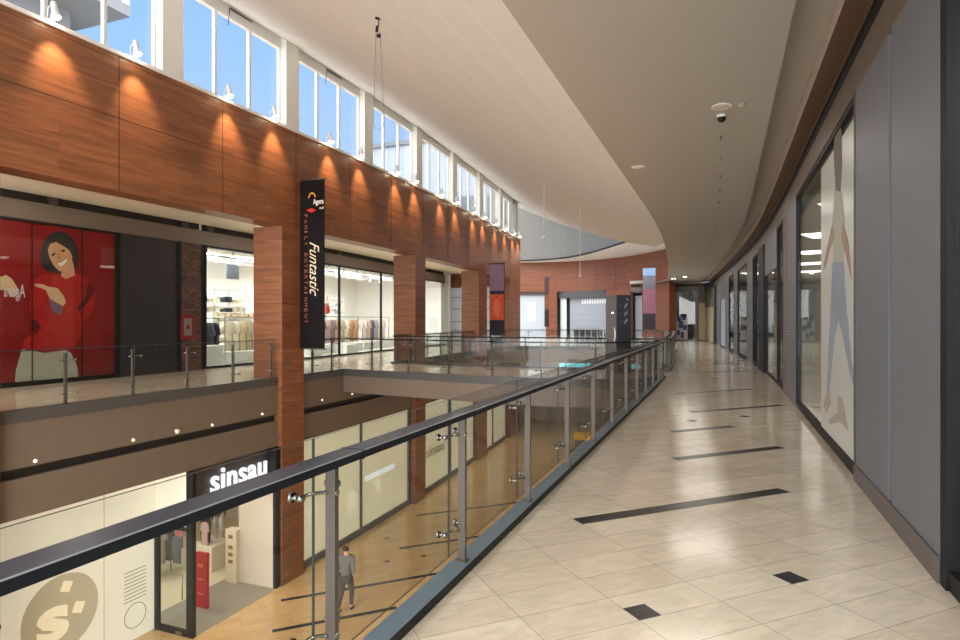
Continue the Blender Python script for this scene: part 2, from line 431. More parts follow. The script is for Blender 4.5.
def railing(path,label,step=1.45,start=.1,void=-1,z0=.0,rail='wide',glass_off=.1,group=None,gl0=0,gtop=1.12,gbot=.07,name='glass_railing',cat='railing'):
    ss,at,L,P=resample(path,step,start)
    c=at(L/2)[0]; root=thing(name,(c.x,c.y,z0),label,cat,group)
    b=B()
    fine=[at(s)[0] for s in lin(0,L,max(2,int(L/.7)))]
    fp=[(p.x,p.y) for p in fine]
    if rail=='wide':
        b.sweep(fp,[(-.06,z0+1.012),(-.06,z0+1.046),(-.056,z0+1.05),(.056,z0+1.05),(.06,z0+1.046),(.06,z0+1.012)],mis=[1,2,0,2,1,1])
        b.make('handrail',[RAILM,RAILS,mat('arris_highlight',(150,152,160),.3,metal=.4)],root)  # light bevel colour paints in the bright edge highlight
        if JO:
            JO.pop()
            for u_ in (-.62,2.44,5.5,8.6):
                j=B(); j.hexa(lambda a,w_,z_:G(a,w_,z_),u_,u_+.006,-1.672,-1.548,1.008,1.0515); j.make('joint_line',[MATS['anthracite_rail_side']],root)
    elif rail=='slim':
        b.sweep(fp,[(-.022,z0+1.02),(-.022,z0+1.06),(.022,z0+1.06),(.022,z0+1.02)]); b.make('handrail',[RAILS],root)
    else:
        gp=offset(fp,void*glass_off*1.0)
        b.sweep(gp,[(-.012,z0+gtop-.004),(-.012,z0+gtop+.012),(.012,z0+gtop+.012),(.012,z0+gtop-.004)]); b.make('cap_rail',[RAILM],root)
    for s in ss:
        p,t=at(s); rz=math.atan2(t.y,t.x)+(0 if void<0 else math.pi)
        if FIRST[0]: o=POST; FIRST[0]=False
        else:
            o=POST.copy(); COL.objects.link(o)
            for k in kids(POST):
                kk=k.copy(); COL.objects.link(kk); kk.parent=o
        o.parent=root; o.location=Vector((p.x,p.y,z0+.06))-root.location; o.rotation_euler=(0,0,rz); o.scale=(1,1,.96)
    edges=[0]+[s for s in ss if .15<s<L-.15]+[L]
    for a,c2 in zip(edges,edges[1:]):
        g=B(); seg=[at(s)[0] for s in lin(a+.004,c2-.004,2 if L>6 else 1)]
        gp=offset([(q.x,q.y) for q in seg],void*glass_off)
        g.sweep(gp,[(-.005,z0+gbot),(-.005,z0+gtop),(.005,z0+gtop),(.005,z0+gbot)],mis=[0,1,0,1])
        # caps got material 0; recolour the two vertical ends as glass edge
        for i in (len(g.m)-1,len(g.m)-2): g.m[i]=1
        g.make('glass_panel',[GLASS,GLASSE],root)
    return root
# near gallery railing (starts beside the camera)
u0=2.28-1.45*3
railing(upath(lin(u0-.1,16,12)+lin(16,18.3,3)[1:],-1.61),'long glass railing with wide dark handrail along our walkway, nearest',start=.1)
railing(upath(lin(20.6,34.2,14),-1.61)+[(p[0],p[1]) for p in list(reversed(offset(farep,-.06)))[6:]],'glass railing curving round the far end of the void')
railing(offset(nearp,-.06),'glass railing along the near edge of the bridge over the void',void=1,rail='slim',glass_off=.09,start=1.2)
railing(offset(farbp,.06),'glass railing along the far edge of the bridge over the void',void=-1,rail='slim',glass_off=.09,start=.9)
railing(upath([7.93-1.43*2,9,11,13.75],-11.66),'low glass railing of the opposite balcony, before the red poster',step=1.43,start=0.02,void=1,rail='cap',glass_off=.06,gtop=1.1)
railing(upath([14.9,17.0],-11.66),'short glass railing between the front wood column and the bridge',step=1.0,start=.6,void=1,rail='slim',glass_off=.06)
railing(upath([20.6,21,22.0],-11.66),'short glass railing behind the bridge at the second wood column',step=1.0,start=.3,void=1,rail='slim',glass_off=.06)
railing(upath(lin(23.1,30.0,6),-11.66),'glass railing of the opposite balcony between second and third wood columns',void=1,rail='slim',glass_off=.06,start=.6)
railing(upath(lin(31.1,35.5,4),-11.66),'glass railing of the opposite balcony beyond the third wood column',void=1,rail='slim',glass_off=.06,start=.6)

# ================================================================ LEFT FACADE: beam, columns, clerestory
b=B()
b.u(-5,39.4,-12.05,-11.45,4.28,7.03)
struct(b.make('wall_left',[WOOD],keep=True))
b=B()
for k in range(-4,11):
    u=8.91+2.78*k
    if u<39: b.u(u-.008,u+.008,-11.46,-11.447,4.28,7.03)
b.u(-5,39.4,-11.46,-11.447,5.745,5.757)
b.u(-5,39.4,-11.46,-11.447,6.93,6.938)
struct(b.make('trim_8',[mat('joint_dark',(40,22,14),.7)],keep=True))
b=B(); b.u(-5,39.4,-12.3,-11.40,7.03,7.10); struct(b.make('trim_9',[WFRAME],keep=True))
b=B(); b.u(39.4,39.45,-20,-11.45,3.9,7.03); b.u(39.4,39.45,-12.5,-11.45,-1.8,3.9); struct(b.make('wall_end',[WOOD],keep=True))
r=thing('shopfront',G(39.4,-15,0),'pale glazed shop at the end of the opposite gallery','shopfront')
b=B(); b.u(39.5,39.6,-20,-12.5,0,3.9); b.make('back_panel',[mat('pale_back',(186,192,200),.5,emit=.1)],r)  # panel glows faintly in place of shop lighting
b=B()
for z in (.9,1.5,2.4,3.2): b.u(39.42,39.5,-20,-12.5,z,z+.05)
b.make('shelf_line',[mat('shelf_grey',(120,126,134),.4)],r)
b=B(); b.u(39.3,39.42,-14.9,-14.3,0,1.8); b.make('dark_screen',[BLACK],r)
# columns
for u0,u1,lab in ((5.75,6.7,'wood clad column at the left edge, before the red poster'),(13.87,14.83,'tall wood clad column behind the black banner, nearest fully seen'),
                  (22.05,23.05,'wood clad column at the far side of the bridge, second in the row'),(30.15,31.6,'wood clad column left of the orange banner, third in the row'),(36.6,39.4,'broad wood clad pier ending the opposite facade')):
    c=G((u0+u1)/2,-12,GZ); r=thing('wood_column',c,lab,'column','wood clad columns of the opposite facade')
    b=B(); b.u(u0,u1,-12.45,-11.45,.0,4.28); b.make('upper_cladding',[WOOD],r)
    b=B(); b.u(u0,u1,-12.45,-11.45,GZ,-.0); b.make('lower_cladding',[WOOD],r)
    b=B()
    for z in (2.1,-1.9,-3.9):
        b.u(u0-.003,u1+.003,-12.46,-11.446,z,z+.012)
    b.make('panel_joint',[MATS['joint_dark']],r)
# clerestory windows
PIL=[10.52+4.2*k for k in range(-3,8)]
for i,u in enumerate(PIL):
    b=B(); b.u(u-.3,u+.27,-12.06,-11.75,7.1,10.2); struct(b.make('wall_left',[WHITE],keep=True))
WT=9.62
for i,(a,c) in enumerate(zip(PIL,PIL[1:])):
    u0,u1=a+.27,c-.3
    r=bpy.data.objects.new('window_%d'%(i+1),None); COL.objects.link(r); r.location=G((u0+u1)/2,-12,7.1); struct(r)
    b=B()
    b.u(u0,u1,-12.08,-11.96,7.1,7.2); b.u(u0,u1,-12.08,-11.94,WT-.12,WT+.6)
    n=3
    for k in range(n+1):
        x=u0+(u1-u0)*k/n; wd=.045 if 0<k<n else .04
        b.u(x-wd*.75,x+wd*.75,-12.07,-11.97,7.1,WT)
        if k<n:
            b.u(x,x+(u1-u0)/n,-12.06,-11.99,7.2,7.26)
    b.make('window_frame',[WFRAME],r)
    for k in range(n):
        g=B(); x=u0+(u1-u0)*k/n; x2=u0+(u1-u0)*(k+1)/n; g.u(x+.05,x2-.05,-12.03,-12.02,7.2,WT-.1); g.make('window_pane',[WING],r)
    if i<5:
        b=B(); b.tube([G(u0+1.6,-11.9,WT+.1),G(u0+2.4,-11.9,WT+.1)],.02,6); b.tube([G(u0+1.6,-11.9,WT+.1),G(u0+1.65,-12.0,WT-.3)],.012,6); b.make('window_opener',[STEEL],r)

# sloping ceiling
SL=.52
def cz(w): return 4.6+(-1.91-w)*SL
QR=[(-1,-1.91),(24.5,-1.91),(25.7,-2.08),(27.9,-2.39),(32.6,-4.05),(38.7,-7.03),(43.4,-10.35),(45.2,-12.6)]
b=B(); ut=lin(-1,16,8)+lin(16,45,58)[1:]
for a,c in zip(ut,ut[1:]):
    wl=-12.0 if c<=39.5 else -14
    k=8
    wa,wc=wtab(QR,a),wtab(QR,c)
    for j in range(k):
        pa=(a,wa+(wl-wa)*j/k); pb=(c,wc+(wl-wc)*j/k); pc=(c,wc+(wl-wc)*(j+1)/k); pd=(a,wa+(wl-wa)*(j+1)/k)
        b.q([G(*p,cz(p[1])) for p in (pa,pb,pc,pd)],[pa,pb,pc,pd],1 if (pa[1]+pd[1])/2<-5.2 else 0,False)
struct(b.make('ceiling',[CEILW,mat('ceiling_plain_white',(216,212,206),.8)],keep=True))
# end wall closing the clerestory line past the last window
b=B(); b.u(39.3,39.5,-12.4,-11.7,7.0,10.2); struct(b.make('trim_10',[mat('grey_end',(150,148,142),.6)],keep=True))

# ================================================================ RIGHT SIDE: ceiling, bulkhead, shops
wallp=[XY(u,1.25) for u in lin(-2,16,8)+lin(16,49,27)[1:]]
corner=smooth([wallp[-1],(17.95,48.6),(17.2,49.3),(15.8,49.75),(14.2,50.2),(12.5,50.9)],1)[1:]
wallp=wallp+corner
lipp=offset(wallp,-.22); ceilp=offset(wallp,-.64)
def smoothpath(p):
    for _ in range(6):
        p=[p[0]]+[((a[0]+b_[0]*2+c[0])/4,(a[1]+b_[1]*2+c[1])/4) for a,b_,c in zip(p,p[1:],p[2:])]+[p[-1]]
    return p
ceilp=smoothpath(ceilp); lipp=smoothpath(lipp)
edgep=[XY(u,-1.91) for u in lin(-2,16,8)+lin(16,46,24)[1:]]+[(13.6,47.2)]
b=B()
pl=edgep+list(reversed(ceilp))
tri=tessellate_polygon([[Vector((p[0],p[1],0)) for p in pl]])
for t in tri: b.q([(pl[i][0],pl[i][1],4.6) for i in t],[pl[i] for i in t])
b.sweep(ceilp,[(0,4.6),(0,4.85)],closed=False)
struct(b.make('ceiling',[CEIL],keep=True))
b=B()
b.sweep(ceilp,[(-.02,4.84),(.55,4.84)],closed=False); struct(b.make('ceiling',[CEIL],keep=True))
b=B()
b.sweep(lipp,[(0,4.84),(0,4.6)],closed=False,mi=0)
struct(b.make('trim_11',[mat('lip_light',(196,180,168),.6)],keep=True))
b=B()
b.sweep(lipp,[(0,4.6),(.30,4.6)],closed=False,mi=0)
b.sweep(wallp,[(0,4.62),(0,4.53)],closed=False,mi=0)
b.sweep(wallp,[(0,4.53),(.03,4.53),(.03,4.34),(0,4.34)],closed=False,mi=1)
b.sweep(wallp,[(0,4.34),(0,4.0),(.25,4.0)],closed=False,mi=2)
struct(b.make('trim_12',[BROWND,SLOT,BROWN],keep=True))
b=B(); b.sweep(wallp,[(.02,0),(.02,.07),(.1,.07)],closed=False); struct(b.make('baseboard_right',[BLACK],keep=True))
# shop units behind the right wall
def bay_glass(u0,u1,label,parts=(),frame=.05,mullions=()):
    c=G((u0+u1)/2,1.3,0); r=thing('shopfront',c,label,'shopfront')
    b=B()
    b.u(u0,u0+frame,1.25,1.34,.07,4.0); b.u(u1-frame,u1,1.25,1.34,.07,4.0); b.u(u0,u1,1.26,1.33,.07,.13); b.u(u0,u1,1.26,1.33,3.93,4.0)
    for m in mullions: b.u(m-.02,m+.02,1.25,1.34,.1,4.0)
    b.make('frame',[BLACK],r)
    g=B(); g.u(u0+frame,u1-frame,1.29,1.30,.13,3.93); g.make('glass_pane',[SHOPG],r)
    return r
bay_glass(-2,4.53,'glass shopfront at the right edge beside the nearest grey panel',frame=.02)
b=B(); b.u(-2,4.4,1.9,2.0,0,3.95); tag(b.make('edge_backing',[mat('edge_backing_grey',(176,184,176),.6)]),'added pale grey backing that lightens the glass at the right edge','pale backing')  # pale backing added to brighten what shows through the edge glass
b=B(); b.u(4.53,4.63,1.25,1.36,0,4.0); tag(b.make('frame_post',[BLACK]),'black steel shutter guide post at the right edge','post')
r=thing('wall_panel',G(6,1.3,0),'grey ribbed wall panels with a dark seam, nearest on the right','panel')
for u0,u1 in ((4.64,5.84),(5.94,7.3)):
    b=B(); b.u(u0,u1,1.25,1.34,.17,4.0); b.make('panel_sheet',[GREYP],r)
b=B(); b.u(5.84,5.94,1.29,1.34,.0,4.0); b.make('seam',[BLACK],r)
b=B(); b.u(5.865,5.885,1.26,1.3,.0,4.0); b.make('seam_strip',[CURB],r)
b=B(); b.u(4.64,7.33,1.235,1.34,0,.17); b.make('plinth',[mat('taupe_plinth',(92,86,84),.4)],r)
b=B(); b.u(7.3,7.35,1.24,1.34,.0,4.0); b.make('end_trim',[STEEL],r)
sh=bay_glass(7.35,13.0,'wide shop window with a pale poster of a standing figure')
# pale poster panel with figure, inside the glass
def onw(w): return lambda x,y:on_wall(x,y,w)
r=thing('window_poster',G(8.6,1.26,.14),'tall pale poster with a standing figure on the shop glass','poster')
b=B(); b.u(7.4,9.95,1.277,1.287,.14,3.8); b.make('backing',[mat('poster_pale',(206,208,198),.3)],r)
def shape(pts,w,th,m,parent,name,toward=-1):
    b=B(); P=[on_wall(x,y,w) for x,y in pts]
    b.poly(P,lambda u,z,d:G(u,w+toward*d,z),th); return b.make(name,[m],parent)
FW=1.275
shape([(835,130),(837.5,122),(840,123),(841.5,132),(842,165),(840.5,192),(836,190),(834,155)],FW,.004,mat('print_hair',(120,112,100),.7),r,'hair_print')
shape([(835,188),(841,190),(845,222),(843.5,262),(833.5,262),(832.5,222)],FW,.003,mat('print_shirt',(182,184,166),.7),r,'shirt_print')
shape([(833,222),(825,258),(823.5,270),(826,266),(829,252),(835,236)],FW,.005,mat('print_skin',(172,146,124),.7),r,'arm_print')
shape([(843,222),(848,240),(850.5,262),(851.3,279),(848.5,266),(845,250),(841.5,238)],FW,.005,MATS['print_skin'],r,'arm_print')
shape([(833,262),(843.5,262),(847,310),(853,372),(855,390),(850,372),(843,335),(838.5,318),(834,340),(829.5,390),(827,398),(829,350),(831,310)],FW,.006,mat('print_jeans',(148,158,168),.7,var=.2,scale=2),r,'trouser_print')
shape([(826,396),(830,388),(831,402),(826,412),(824,405)],FW,.005,mat('print_shoe',(176,166,154),.7),r,'shoe_print')
shape([(838,395),(842,398),(848,430),(840,421),(830,424),(829,420),(838,412)],FW,.004,MATS['print_shoe'],r,'shoe_print')
# grey pier, striped pilaster, doors and further bays
def pier(u0,u1,label,m=GREYP,name='wall_panel',cat='panel',z1=4.0,w0=1.25):
    b=B(); b.u(u0,u1,w0,1.34,0,z1); return tag(b.make(name,[m]),label,cat)
pier(13.0,14.85,'plain grey pier between figure window and brick strip')
BR=tiles('brick_strip',(120,96,84),(70,56,50),(150,145,140),.6,w=.22,h=.07,rot=0,msize=.012,offset=.5,bumpy=.3)
BRL=tiles('brick_dark',(116,66,54),(48,34,32),(72,62,58),.7,w=.22,h=.075,rot=0,msize=.010,offset=.5,bumpy=.3)
pier(14.9,15.75,'narrow brick pilaster on the right between pier and shop window',BR,'brick_pilaster','pilaster')
bay_glass(15.8,17.4,'narrow shop window just past the brick strip')
r=thing('shop_door',G(19.2,1.3,0),'grey shop door with a pink edge and header panel','door')
b=B(); b.u(17.4,21.0,1.24,1.34,3.0,4.0); b.make('header_panel',[GREYP],r)
b=B(); b.u(17.5,20.9,1.27,1.29,.1,2.98); b.make('door_leaf',[SHOPG],r)
b=B(); b.u(17.5,18.3,1.3,1.33,.1,3.0); b.make('pink_banner',[mat('pink_strip',(214,160,168),.6)],r)
b=B()
for z in (1.0,2.2,2.55): b.u(18.7,19.8,1.3,1.31,z,z+.2)
b.make('notice',[SHOPW],r)
b=B(); b.u(18.4,20.8,1.33,1.36,.1,3.0); b.make('inner_screen',[mat('door_grey',(96,104,108),.4)],r)
pier(21.0,22.6,'black recessed door frame on the right, beyond the grey door',BLACK,'door_frame','door frame',w0=1.2)
pier(22.6,23.1,'thin grey jamb beyond the black door frame')
bay_glass(23.1,25.2,'shop window between the black frame and the next grey pier',mullions=(24.3,))
pier(25.2,27.2,'grey pier before the window with red display')
bay_glass(27.2,31.4,'shop window with a red display inside')
b=B(); b.u(27.6,28.8,1.7,1.9,.4,3.1); tag(b.make('red_display',[mat('red_disp',(190,50,45),.5)]),'red hanging display inside a right-hand shop window','display')
b=B(); b.u(27.3,28.2,1.55,1.65,.05,1.4); tag(b.make('pink_display',[MATS['pink_strip']]),'pink display board below the red one in the shop window','display')
pier(31.4,33.3,'grey pier beyond the window with red display')
bay_glass(33.3,36.0,'narrow shop window in the bend of the walkway')
pier(36.0,38.2,'grey pier in the bend before the pale roller door')
pier(38.2,41.5,'pale roller door in the bend of the walkway',mat('pale_shutter',(196,196,200),.4),'roller_door','door',z1=2.9,w0=1.3)
pier(38.2,41.5,'grey header panel above the pale roller door',w0=1.25) if False else None
b=B(); b.u(38.2,41.5,1.25,1.34,2.9,4.0); tag(b.make('wall_panel',[GREYP]),'grey header panel above the pale roller door','panel')
pier(41.5,44.5,'grey pier just beyond the pale roller door')
pier(44.5,46.5,'black pier where the walkway wall turns',BLACK)
# interior of right-hand shops
b=B(); b.u(-2,47,6.9,7,0,4.4); struct(b.make('wall_right',[mat('shop_back',(120,114,104),.7)],keep=True))
b=B(); b.u(-2,47,1.5,7,4.0,4.05); struct(b.make('ceiling',[mat('shop_ceil',(150,140,122),.8)],keep=True))
for u in (13.0,22.8,32.4,43):
    b=B(); b.u(u,u+.1,1.36,7,0,4.0); struct(b.make('wall_right',[mat('shop_div',(168,160,146),.7)],keep=True))
b=B(); b.u(10.0,12.9,3.4,3.5,2.2,4.0); struct(b.make('wall_right',[MATS['shop_div']],keep=True))

# end wall of the walkway
def XYbox(b,p0,p1,th,z0,z1,mi=0,push=0):
    a=Vector((p0[0],p0[1],0)); c=Vector((p1[0],p1[1],0)); t=(c-a).normalized(); n=Vector((t.y,-t.x,0)) # right of travel
    L=(c-a).length
    b.hexa(lambda x,y,z:a+t*x+n*(y+push)+Vector((0,0,z)),0,L,0,th,z0,z1,mi)
def ray_line(px,p,q):   # where the sight column px meets the line p-q
    k=(px-480)/FPX
    d0=p[0]-k*p[1]; d1=q[0]-k*q[1]; t=d0/(d0-d1)
    return (p[0]+(q[0]-p[0])*t,p[1]+(q[1]-p[1])*t)
E0=(11.5,51.0); E1=(18.1,48.6)
def epos(px): return ray_line(px,E0,E1)
# towards camera is the right-hand side when travelling from E0 to E1 -> push positive
r=thing('shopfront',(14,50,0),'glazed shopfront closing the far end of the walkway, dark inside','shopfront')
b=B()
for px in (660,696,): XYbox(b,epos(px-.8),epos(px+.8),.12,0,4.0,0,.0)
XYbox(b,epos(655),epos(698),.08,0,.08); XYbox(b,epos(655),epos(698),.08,3.9,4.0)
b.make('frame',[STEEL],r)
g=B(); XYbox(g,epos(655),epos(696),.02,.08,3.9); g.make('glass_pane',[SHOPG],r)
b=B(); XYbox(b,(14.6,55.2),(26,51.5),.1,0,4.9); XYbox(b,(13.5,50.8),(13.6,55.5),.1,0,4.2); XYbox(b,(26,51.5),(22,40),.1,0,4.9); struct(b.make('wall_far',[mat('dark_shop',(52,56,58),.6)],keep=True))
b=B(); XYbox(b,epos(682),epos(693),.05,.1,4.0,0,-.5); tag(b.make('dark_curtain',[BLACK]),'black curtain inside the far end shop','curtain')
r=thing('poster_stand',(14.8,49.6,0),'blue and white poster board standing in the far end shopfront','poster')
b=B(); XYbox(b,epos(676),epos(687.5),.04,.1,1.9,0,.12); b.make('board',[mat('poster_white',(206,210,214),.5)],r)
b=B()
for (x0,x1,y0,y1) in ((677,681,317,321),(682,686,317,320),(679,683,321,328),(683,687,325,330),(677,680,330,335),(681,684,332,338)):
    p=epos(x0);q=epos(x1);Yv=p[1]; XYbox(b,p,q,.02,1.65-(y1-320)*Yv/615,1.65-(y0-320)*Yv/615,0,.16)
b.make('print',[mat('print_blue',(50,80,140),.5)],r)
r=thing('shopfront',(17,49,0),'beige papered shopfront at the far end beside the glazed shop','shopfront')
b=B(); XYbox(b,epos(698),epos(714),.06,0,4.0); b.make('back_panel',[mat('beige_dark',(110,102,86),.6)],r)
b=B(); XYbox(b,epos(699),epos(710),.05,.1,3.0,0,.07); b.make('paper_panel',[mat('beige_paper',(188,172,136),.6)],r)
b=B(); XYbox(b,epos(710.4),epos(711.4),.12,0,4.0,0,.02); b.make('mullion',[BLACK],r)
b=B(); p0=XY(46.6,1.2);p1=(17.9,48.8); XYbox(b,p1,p0,.06,.05,2.6); tag(b.make('door_panel',[MATS['beige_paper']]),'cream door in the corner at the far end','door')
b=B(); XYbox(b,p1,p0,.06,2.6,4.0); tag(b.make('wall_panel',[MATS['beige_dark']]),'brown panel above the cream corner door','panel')

# ceiling fittings
def ceil_loc(u,w,z=4.6): return G(u,w,z)
b=B(); b.lathe((0,0,0),[(.0,.0),(.02,.0),(.022,-.02),(.010,-.03),(.006,-.06),(.018,-.062),(.018,-.066),(0,-.066)],10); SPR=tag(b.make('sprinkler',[mat('sprinkler_metal',(120,110,100),.4,metal=.6)],loc=(0,0,0)),'small ceiling sprinkler head in the row above the walkway','sprinkler','sprinkler heads over the walkway')
sp=[(10.59,-.06),(12.0,-.08),(13.45,-.09),(14.9,-.1),(16.4,-.13),(17.5,.12),(18.9,-.15),(20.6,-.15),(22.5,-.2),(25,-.2),(28,-.2)]
for i,(u,w) in enumerate(sp):
    if i==0: SPR.location=ceil_loc(u,w)
    else: dup(SPR,ceil_loc(u,w))
r=thing('ceiling_speaker',G(9.11,-.04,4.6),'round white ceiling speaker beside the dome camera','speaker')
b=B(); b.lathe((r.location),[(0,-.012),(.105,-.012),(.12,-.008),(.125,0)],24); b.make('grille',[mat('speaker_white',(206,200,190),.6)],r)
b=B(); b.lathe(r.location,[(.125,0),(.135,-.01),(.125,-.018),(.112,-.012)],24); b.make('rim',[WHITE],r)
r=thing('dome_camera',G(9.5,-.04,4.6),'dark dome security camera on the walkway ceiling','camera')
b=B(); b.lathe(r.location,[(0,0),(.07,0),(.07,-.03),(.06,-.04)],18); b.make('mount',[WHITE],r)
b=B(); b.lathe(r.location,[(.058,-.035),(.055,-.07),(.035,-.1),(0,-.112)],18); b.make('dome',[BLACK],r)
b=B(); b.lathe(G(9.13,.22,4.6),[(0,0),(.05,0),(.05,-.03),(.02,-.05),(0,-.05)],14); tag(b.make('smoke_detector',[mat('detector_grey',(170,160,145),.5)]),'small round smoke detector right of the ceiling speaker','detector')
b=B(); b.lathe(G(12.14,-1.55,4.6),[(0,-.01),(.11,-.01),(.13,0)],20); tag(b.make('downlight',[SHOPW]),'unlit round ceiling downlight near the sloping ceiling edge','downlight')
EM=emis('downlight_glow',(255,244,220),30)
for (u,w,lab) in ((45.6,-1.5,'lit downlight at the far end, left one of the pair'),(44.0,-.8,'lit downlight at the far end, right one of the pair')):
    p=G(u,w,4.6); r=thing('downlight',p,lab,'downlight','lit downlights at the far end')
    b=B(); b.lathe(p,[(.13,0),(.17,0),(.17,-.012),(.13,-.012)],18); b.make('rim',[WHITE],r)
    b=B(); b.lathe(p,[(0,-.006),(.13,-.006)],18); b.make('lamp',[EM],r)

# ================================================================ HANGING CABLES FROM THE SLOPING CEILING
r=thing('hoist_cable',G(7.74,-4.66,4.4),'thin cable loop hanging from a hook on the sloping ceiling','cable')
x,y=XY(7.74,-4.66); top=cz(-4.66)
b=B(); b.tube([(x,y,top),(x,y,top-.12)],.008,6); b.box(x-.05,x+.05,y-.03,y+.03,top-.012,top); b.make('hook',[BLACK],r)
b=B(); b.tube([(x-.02,y,top-.12),(x-.03,y,top-.2)],.022,8); b.lathe((x,y,top-.26),[(0,-.03),(.03,-.02),(.035,0),(.03,.02),(0,.03)],10); b.make('pulley',[BLACK],r)
b=B(); pts=[(x-.04,y,top-.2)]
zb=4.42
pts+=[(x-.06,y,top-.9),(x-.075,y,zb+.18)]+[(x-.075*math.cos(t),y,zb+.08-.09*math.sin(t)) for t in lin(0,math.pi,8)]+[(x+.075,y,zb+.18),(x+.05,y,top-.9),(x+.02,y,top-.2)]
b.tube(pts,.0045,5); b.make('loop',[mat('cable_grey',(120,120,122),.5)],r)
for X,Y,zt,zb,lab in ((2.385,22.9,6.85,4.78,'white rod with a small sensor hanging over the void, left'),(4.34,26.7,6.63,3.6,'white rod with a small sensor hanging over the void, right')):
    r=thing('hanging_rod',(X,Y,zb),lab,'hanging rod','rods hanging over the void')
    b=B(); b.tube([(X,Y,zt),(X,Y,zb)],.014,6); b.make('rod',[WHITE],r)
    b=B(); b.lathe((X,Y,zb),[(0,-.1),(.05,-.08),(.06,-.02),(.02,.03),(0,.03)],10); b.make('sensor',[WHITE],r)

# ================================================================ SPOTLIGHTS ON THE WOOD BEAM
SG=emis('spot_glow',(255,236,200),40)
def make_spot():
    r=thing('spotlight',(0,0,0),'x','spotlight','spotlights along the top of the wood beam')
    b=B(); b.box(-.05,.05,-.02,.14,0,.02); b.tube([(-.05,.1,.02),(-.07,.14,.2),(-.06,.19,.24)],.012,6); b.tube([(.05,.1,.02),(.07,.14,.2),(.06,.19,.24)],.012,6); b.make('bracket',[WFRAME],r)
    M=Matrix.Rotation(math.radians(14),3,'X')
    h=B(); h.lathe((0,.23,.12),[(.0,.22),(.04,.22),(.055,.16),(.06,.02),(.085,-.08),(.08,-.08),(.07,-.05)],14,M=M); h.make('lamp_head',[WFRAME],r)
    h=B(); h.lathe((0,.23,.12),[(0,-.13),(.03,-.12),(.055,-.09),(.07,-.06)],14,M=M); h.make('lamp_lens',[SG],r)
    return r
S0=make_spot()
SU=[3.4,5.1,7.52,9.19,11.75,13.4,15.93,17.69,20.21,21.82,24.51,26.37,29.0,30.7,33.0,35.2,37.2,38.6]
for i,u in enumerate(SU):
    lab='small white spotlight on the wood beam, above '+['the far left joint','the left edge','the left end of the red poster','the red poster','the dark panel','the front column, left','the black banner','the glass shop, first','the glass shop, second','the second column, left','the second column, right','the gap after the second column','the third column, left','the third column, right','the orange banner, left','the orange banner, right','the end pier, left','the end pier, last'][i]
    p=G(u,-11.52,7.10); rz=-A  # local +y should point to +w
    rot=math.atan2(CA,SA)-math.pi/2+ (0)
    # direction of +w in world = (CA,-SA); rotate local +y there
    rot=math.atan2(-SA,CA)-math.pi/2
    if i==0: o=S0; o.location=p; o.rotation_euler=(0,0,rot); o['label']=lab
    else: o=dup(S0,p,rot,lab)
    L=bpy.data.lights.new('spot_lamp','SPOT'); L.energy=150; L.color=(1,.72,.42); L.spot_size=math.radians(66); L.spot_blend=.9; L.shadow_soft_size=.04
    lo=bpy.data.objects.new('spot_lamp',L); COL.objects.link(lo); lo.location=G(u,-11.05,7.08)
    d=(G(u+.15,-11.45,5.9)-lo.location).normalized(); lo.rotation_euler=d.to_track_quat('-Z','Y').to_euler()

# small round lights on the brown band
r0=None
for i,(px,py) in enumerate(((35,461),(133,440),(212,425),(262,414),(322,400),(352,394))):
    u,z=on_wall(px,py,-11.6); p=G(u,-11.6,z)
    b=B()
    M=Matrix(((CA,-SA,0),(-SA,-CA,0),(0,0,1)))
    b.lathe(p,[(0,.03),(.028,.03),(.034,.0)],12,axis='x',M=Matrix(((CA,SA,0),(-SA,CA,0),(0,0,1))))
    o=b.make('wall_light',[mat('wall_light_glow',(240,220,190),.3,emit=.5)])
    tag(o,'tiny round light on the brown band, '+['far left, under the red poster','under the dark poster panel','under the glass shop left of the column','just left of the front column','just right of the front column','near the bridge corner'][i],'light','tiny round lights on the brown band')
u,z=on_wall(175,431,-11.6); p=G(u,-11.53,z)
b=B(); b.lathe(p,[(0,.05),(.05,.04),(.06,0),(.04,-.05),(0,-.07)],12); tag(b.make('dome_camera',[mat('cam_white',(205,195,180),.4)]),'small dome camera on the brown band below the opposite balcony','camera')

# ================================================================ OPPOSITE GALLERY (upper level)
SW=-16.2
b=B(); b.u(-5,39.4,-26,-12.05,4.85,4.95); struct(b.make('ceiling',[SOFF],keep=True))
b=B(); b.u(-5,37.3,SW-.1,SW,4.16,4.63,0); b.u(-5,37.3,SW-.2,SW-.1,4.63,4.85,1); struct(b.make('trim_13',[TAUPE,SLOT],keep=True))
b=B()
for px in (54,186,211,340):
    u,_=on_wall(px,190,SW); b.u(u-.1,u+.1,SW-.12,SW+.01,4.66,4.82)
tag(b.make('slot_diffuser',[STEEL]),'pale air diffusers set in the black slot over the opposite shops','diffuser')
# red poster
PU0,PU1=6.9,12.5
r=thing('wall_poster',G(10,SW,0.1),'large red poster of a smiling dark haired person in a red sweater','poster')
PW=SW-.02
b=B(); b.u(PU0,PU1,SW-.08,PW,.1,4.14); b.make('backing',[RED],r)
def pshape(pts,lift,m,name,z=None): return shape(pts,PW,lift,m,r,name,toward=1)
SWE=mat('print_sweater',(176,24,22),.6,var=.35,scale=3); SKIN=mat('print_face',(206,150,112),.6); HAIR=mat('print_dark_hair',(44,38,40),.6)
pshape([(35,279),(46,274),(62,277),(76,273),(87,279),(94,290),(95,302),(91,312),(84,322),(82,334),(75,345),(70,351),(45,352),(22,348),(24,340),(36,331),(31,320),(29,305),(31,292)],.003,SWE,'sweater_print')
pshape([(22,349),(45,353),(66,350),(71,353),(77,366),(80,390),(14,392),(16,370)],.004,mat('print_trousers',(196,188,172),.6,var=.08),'trouser_print')
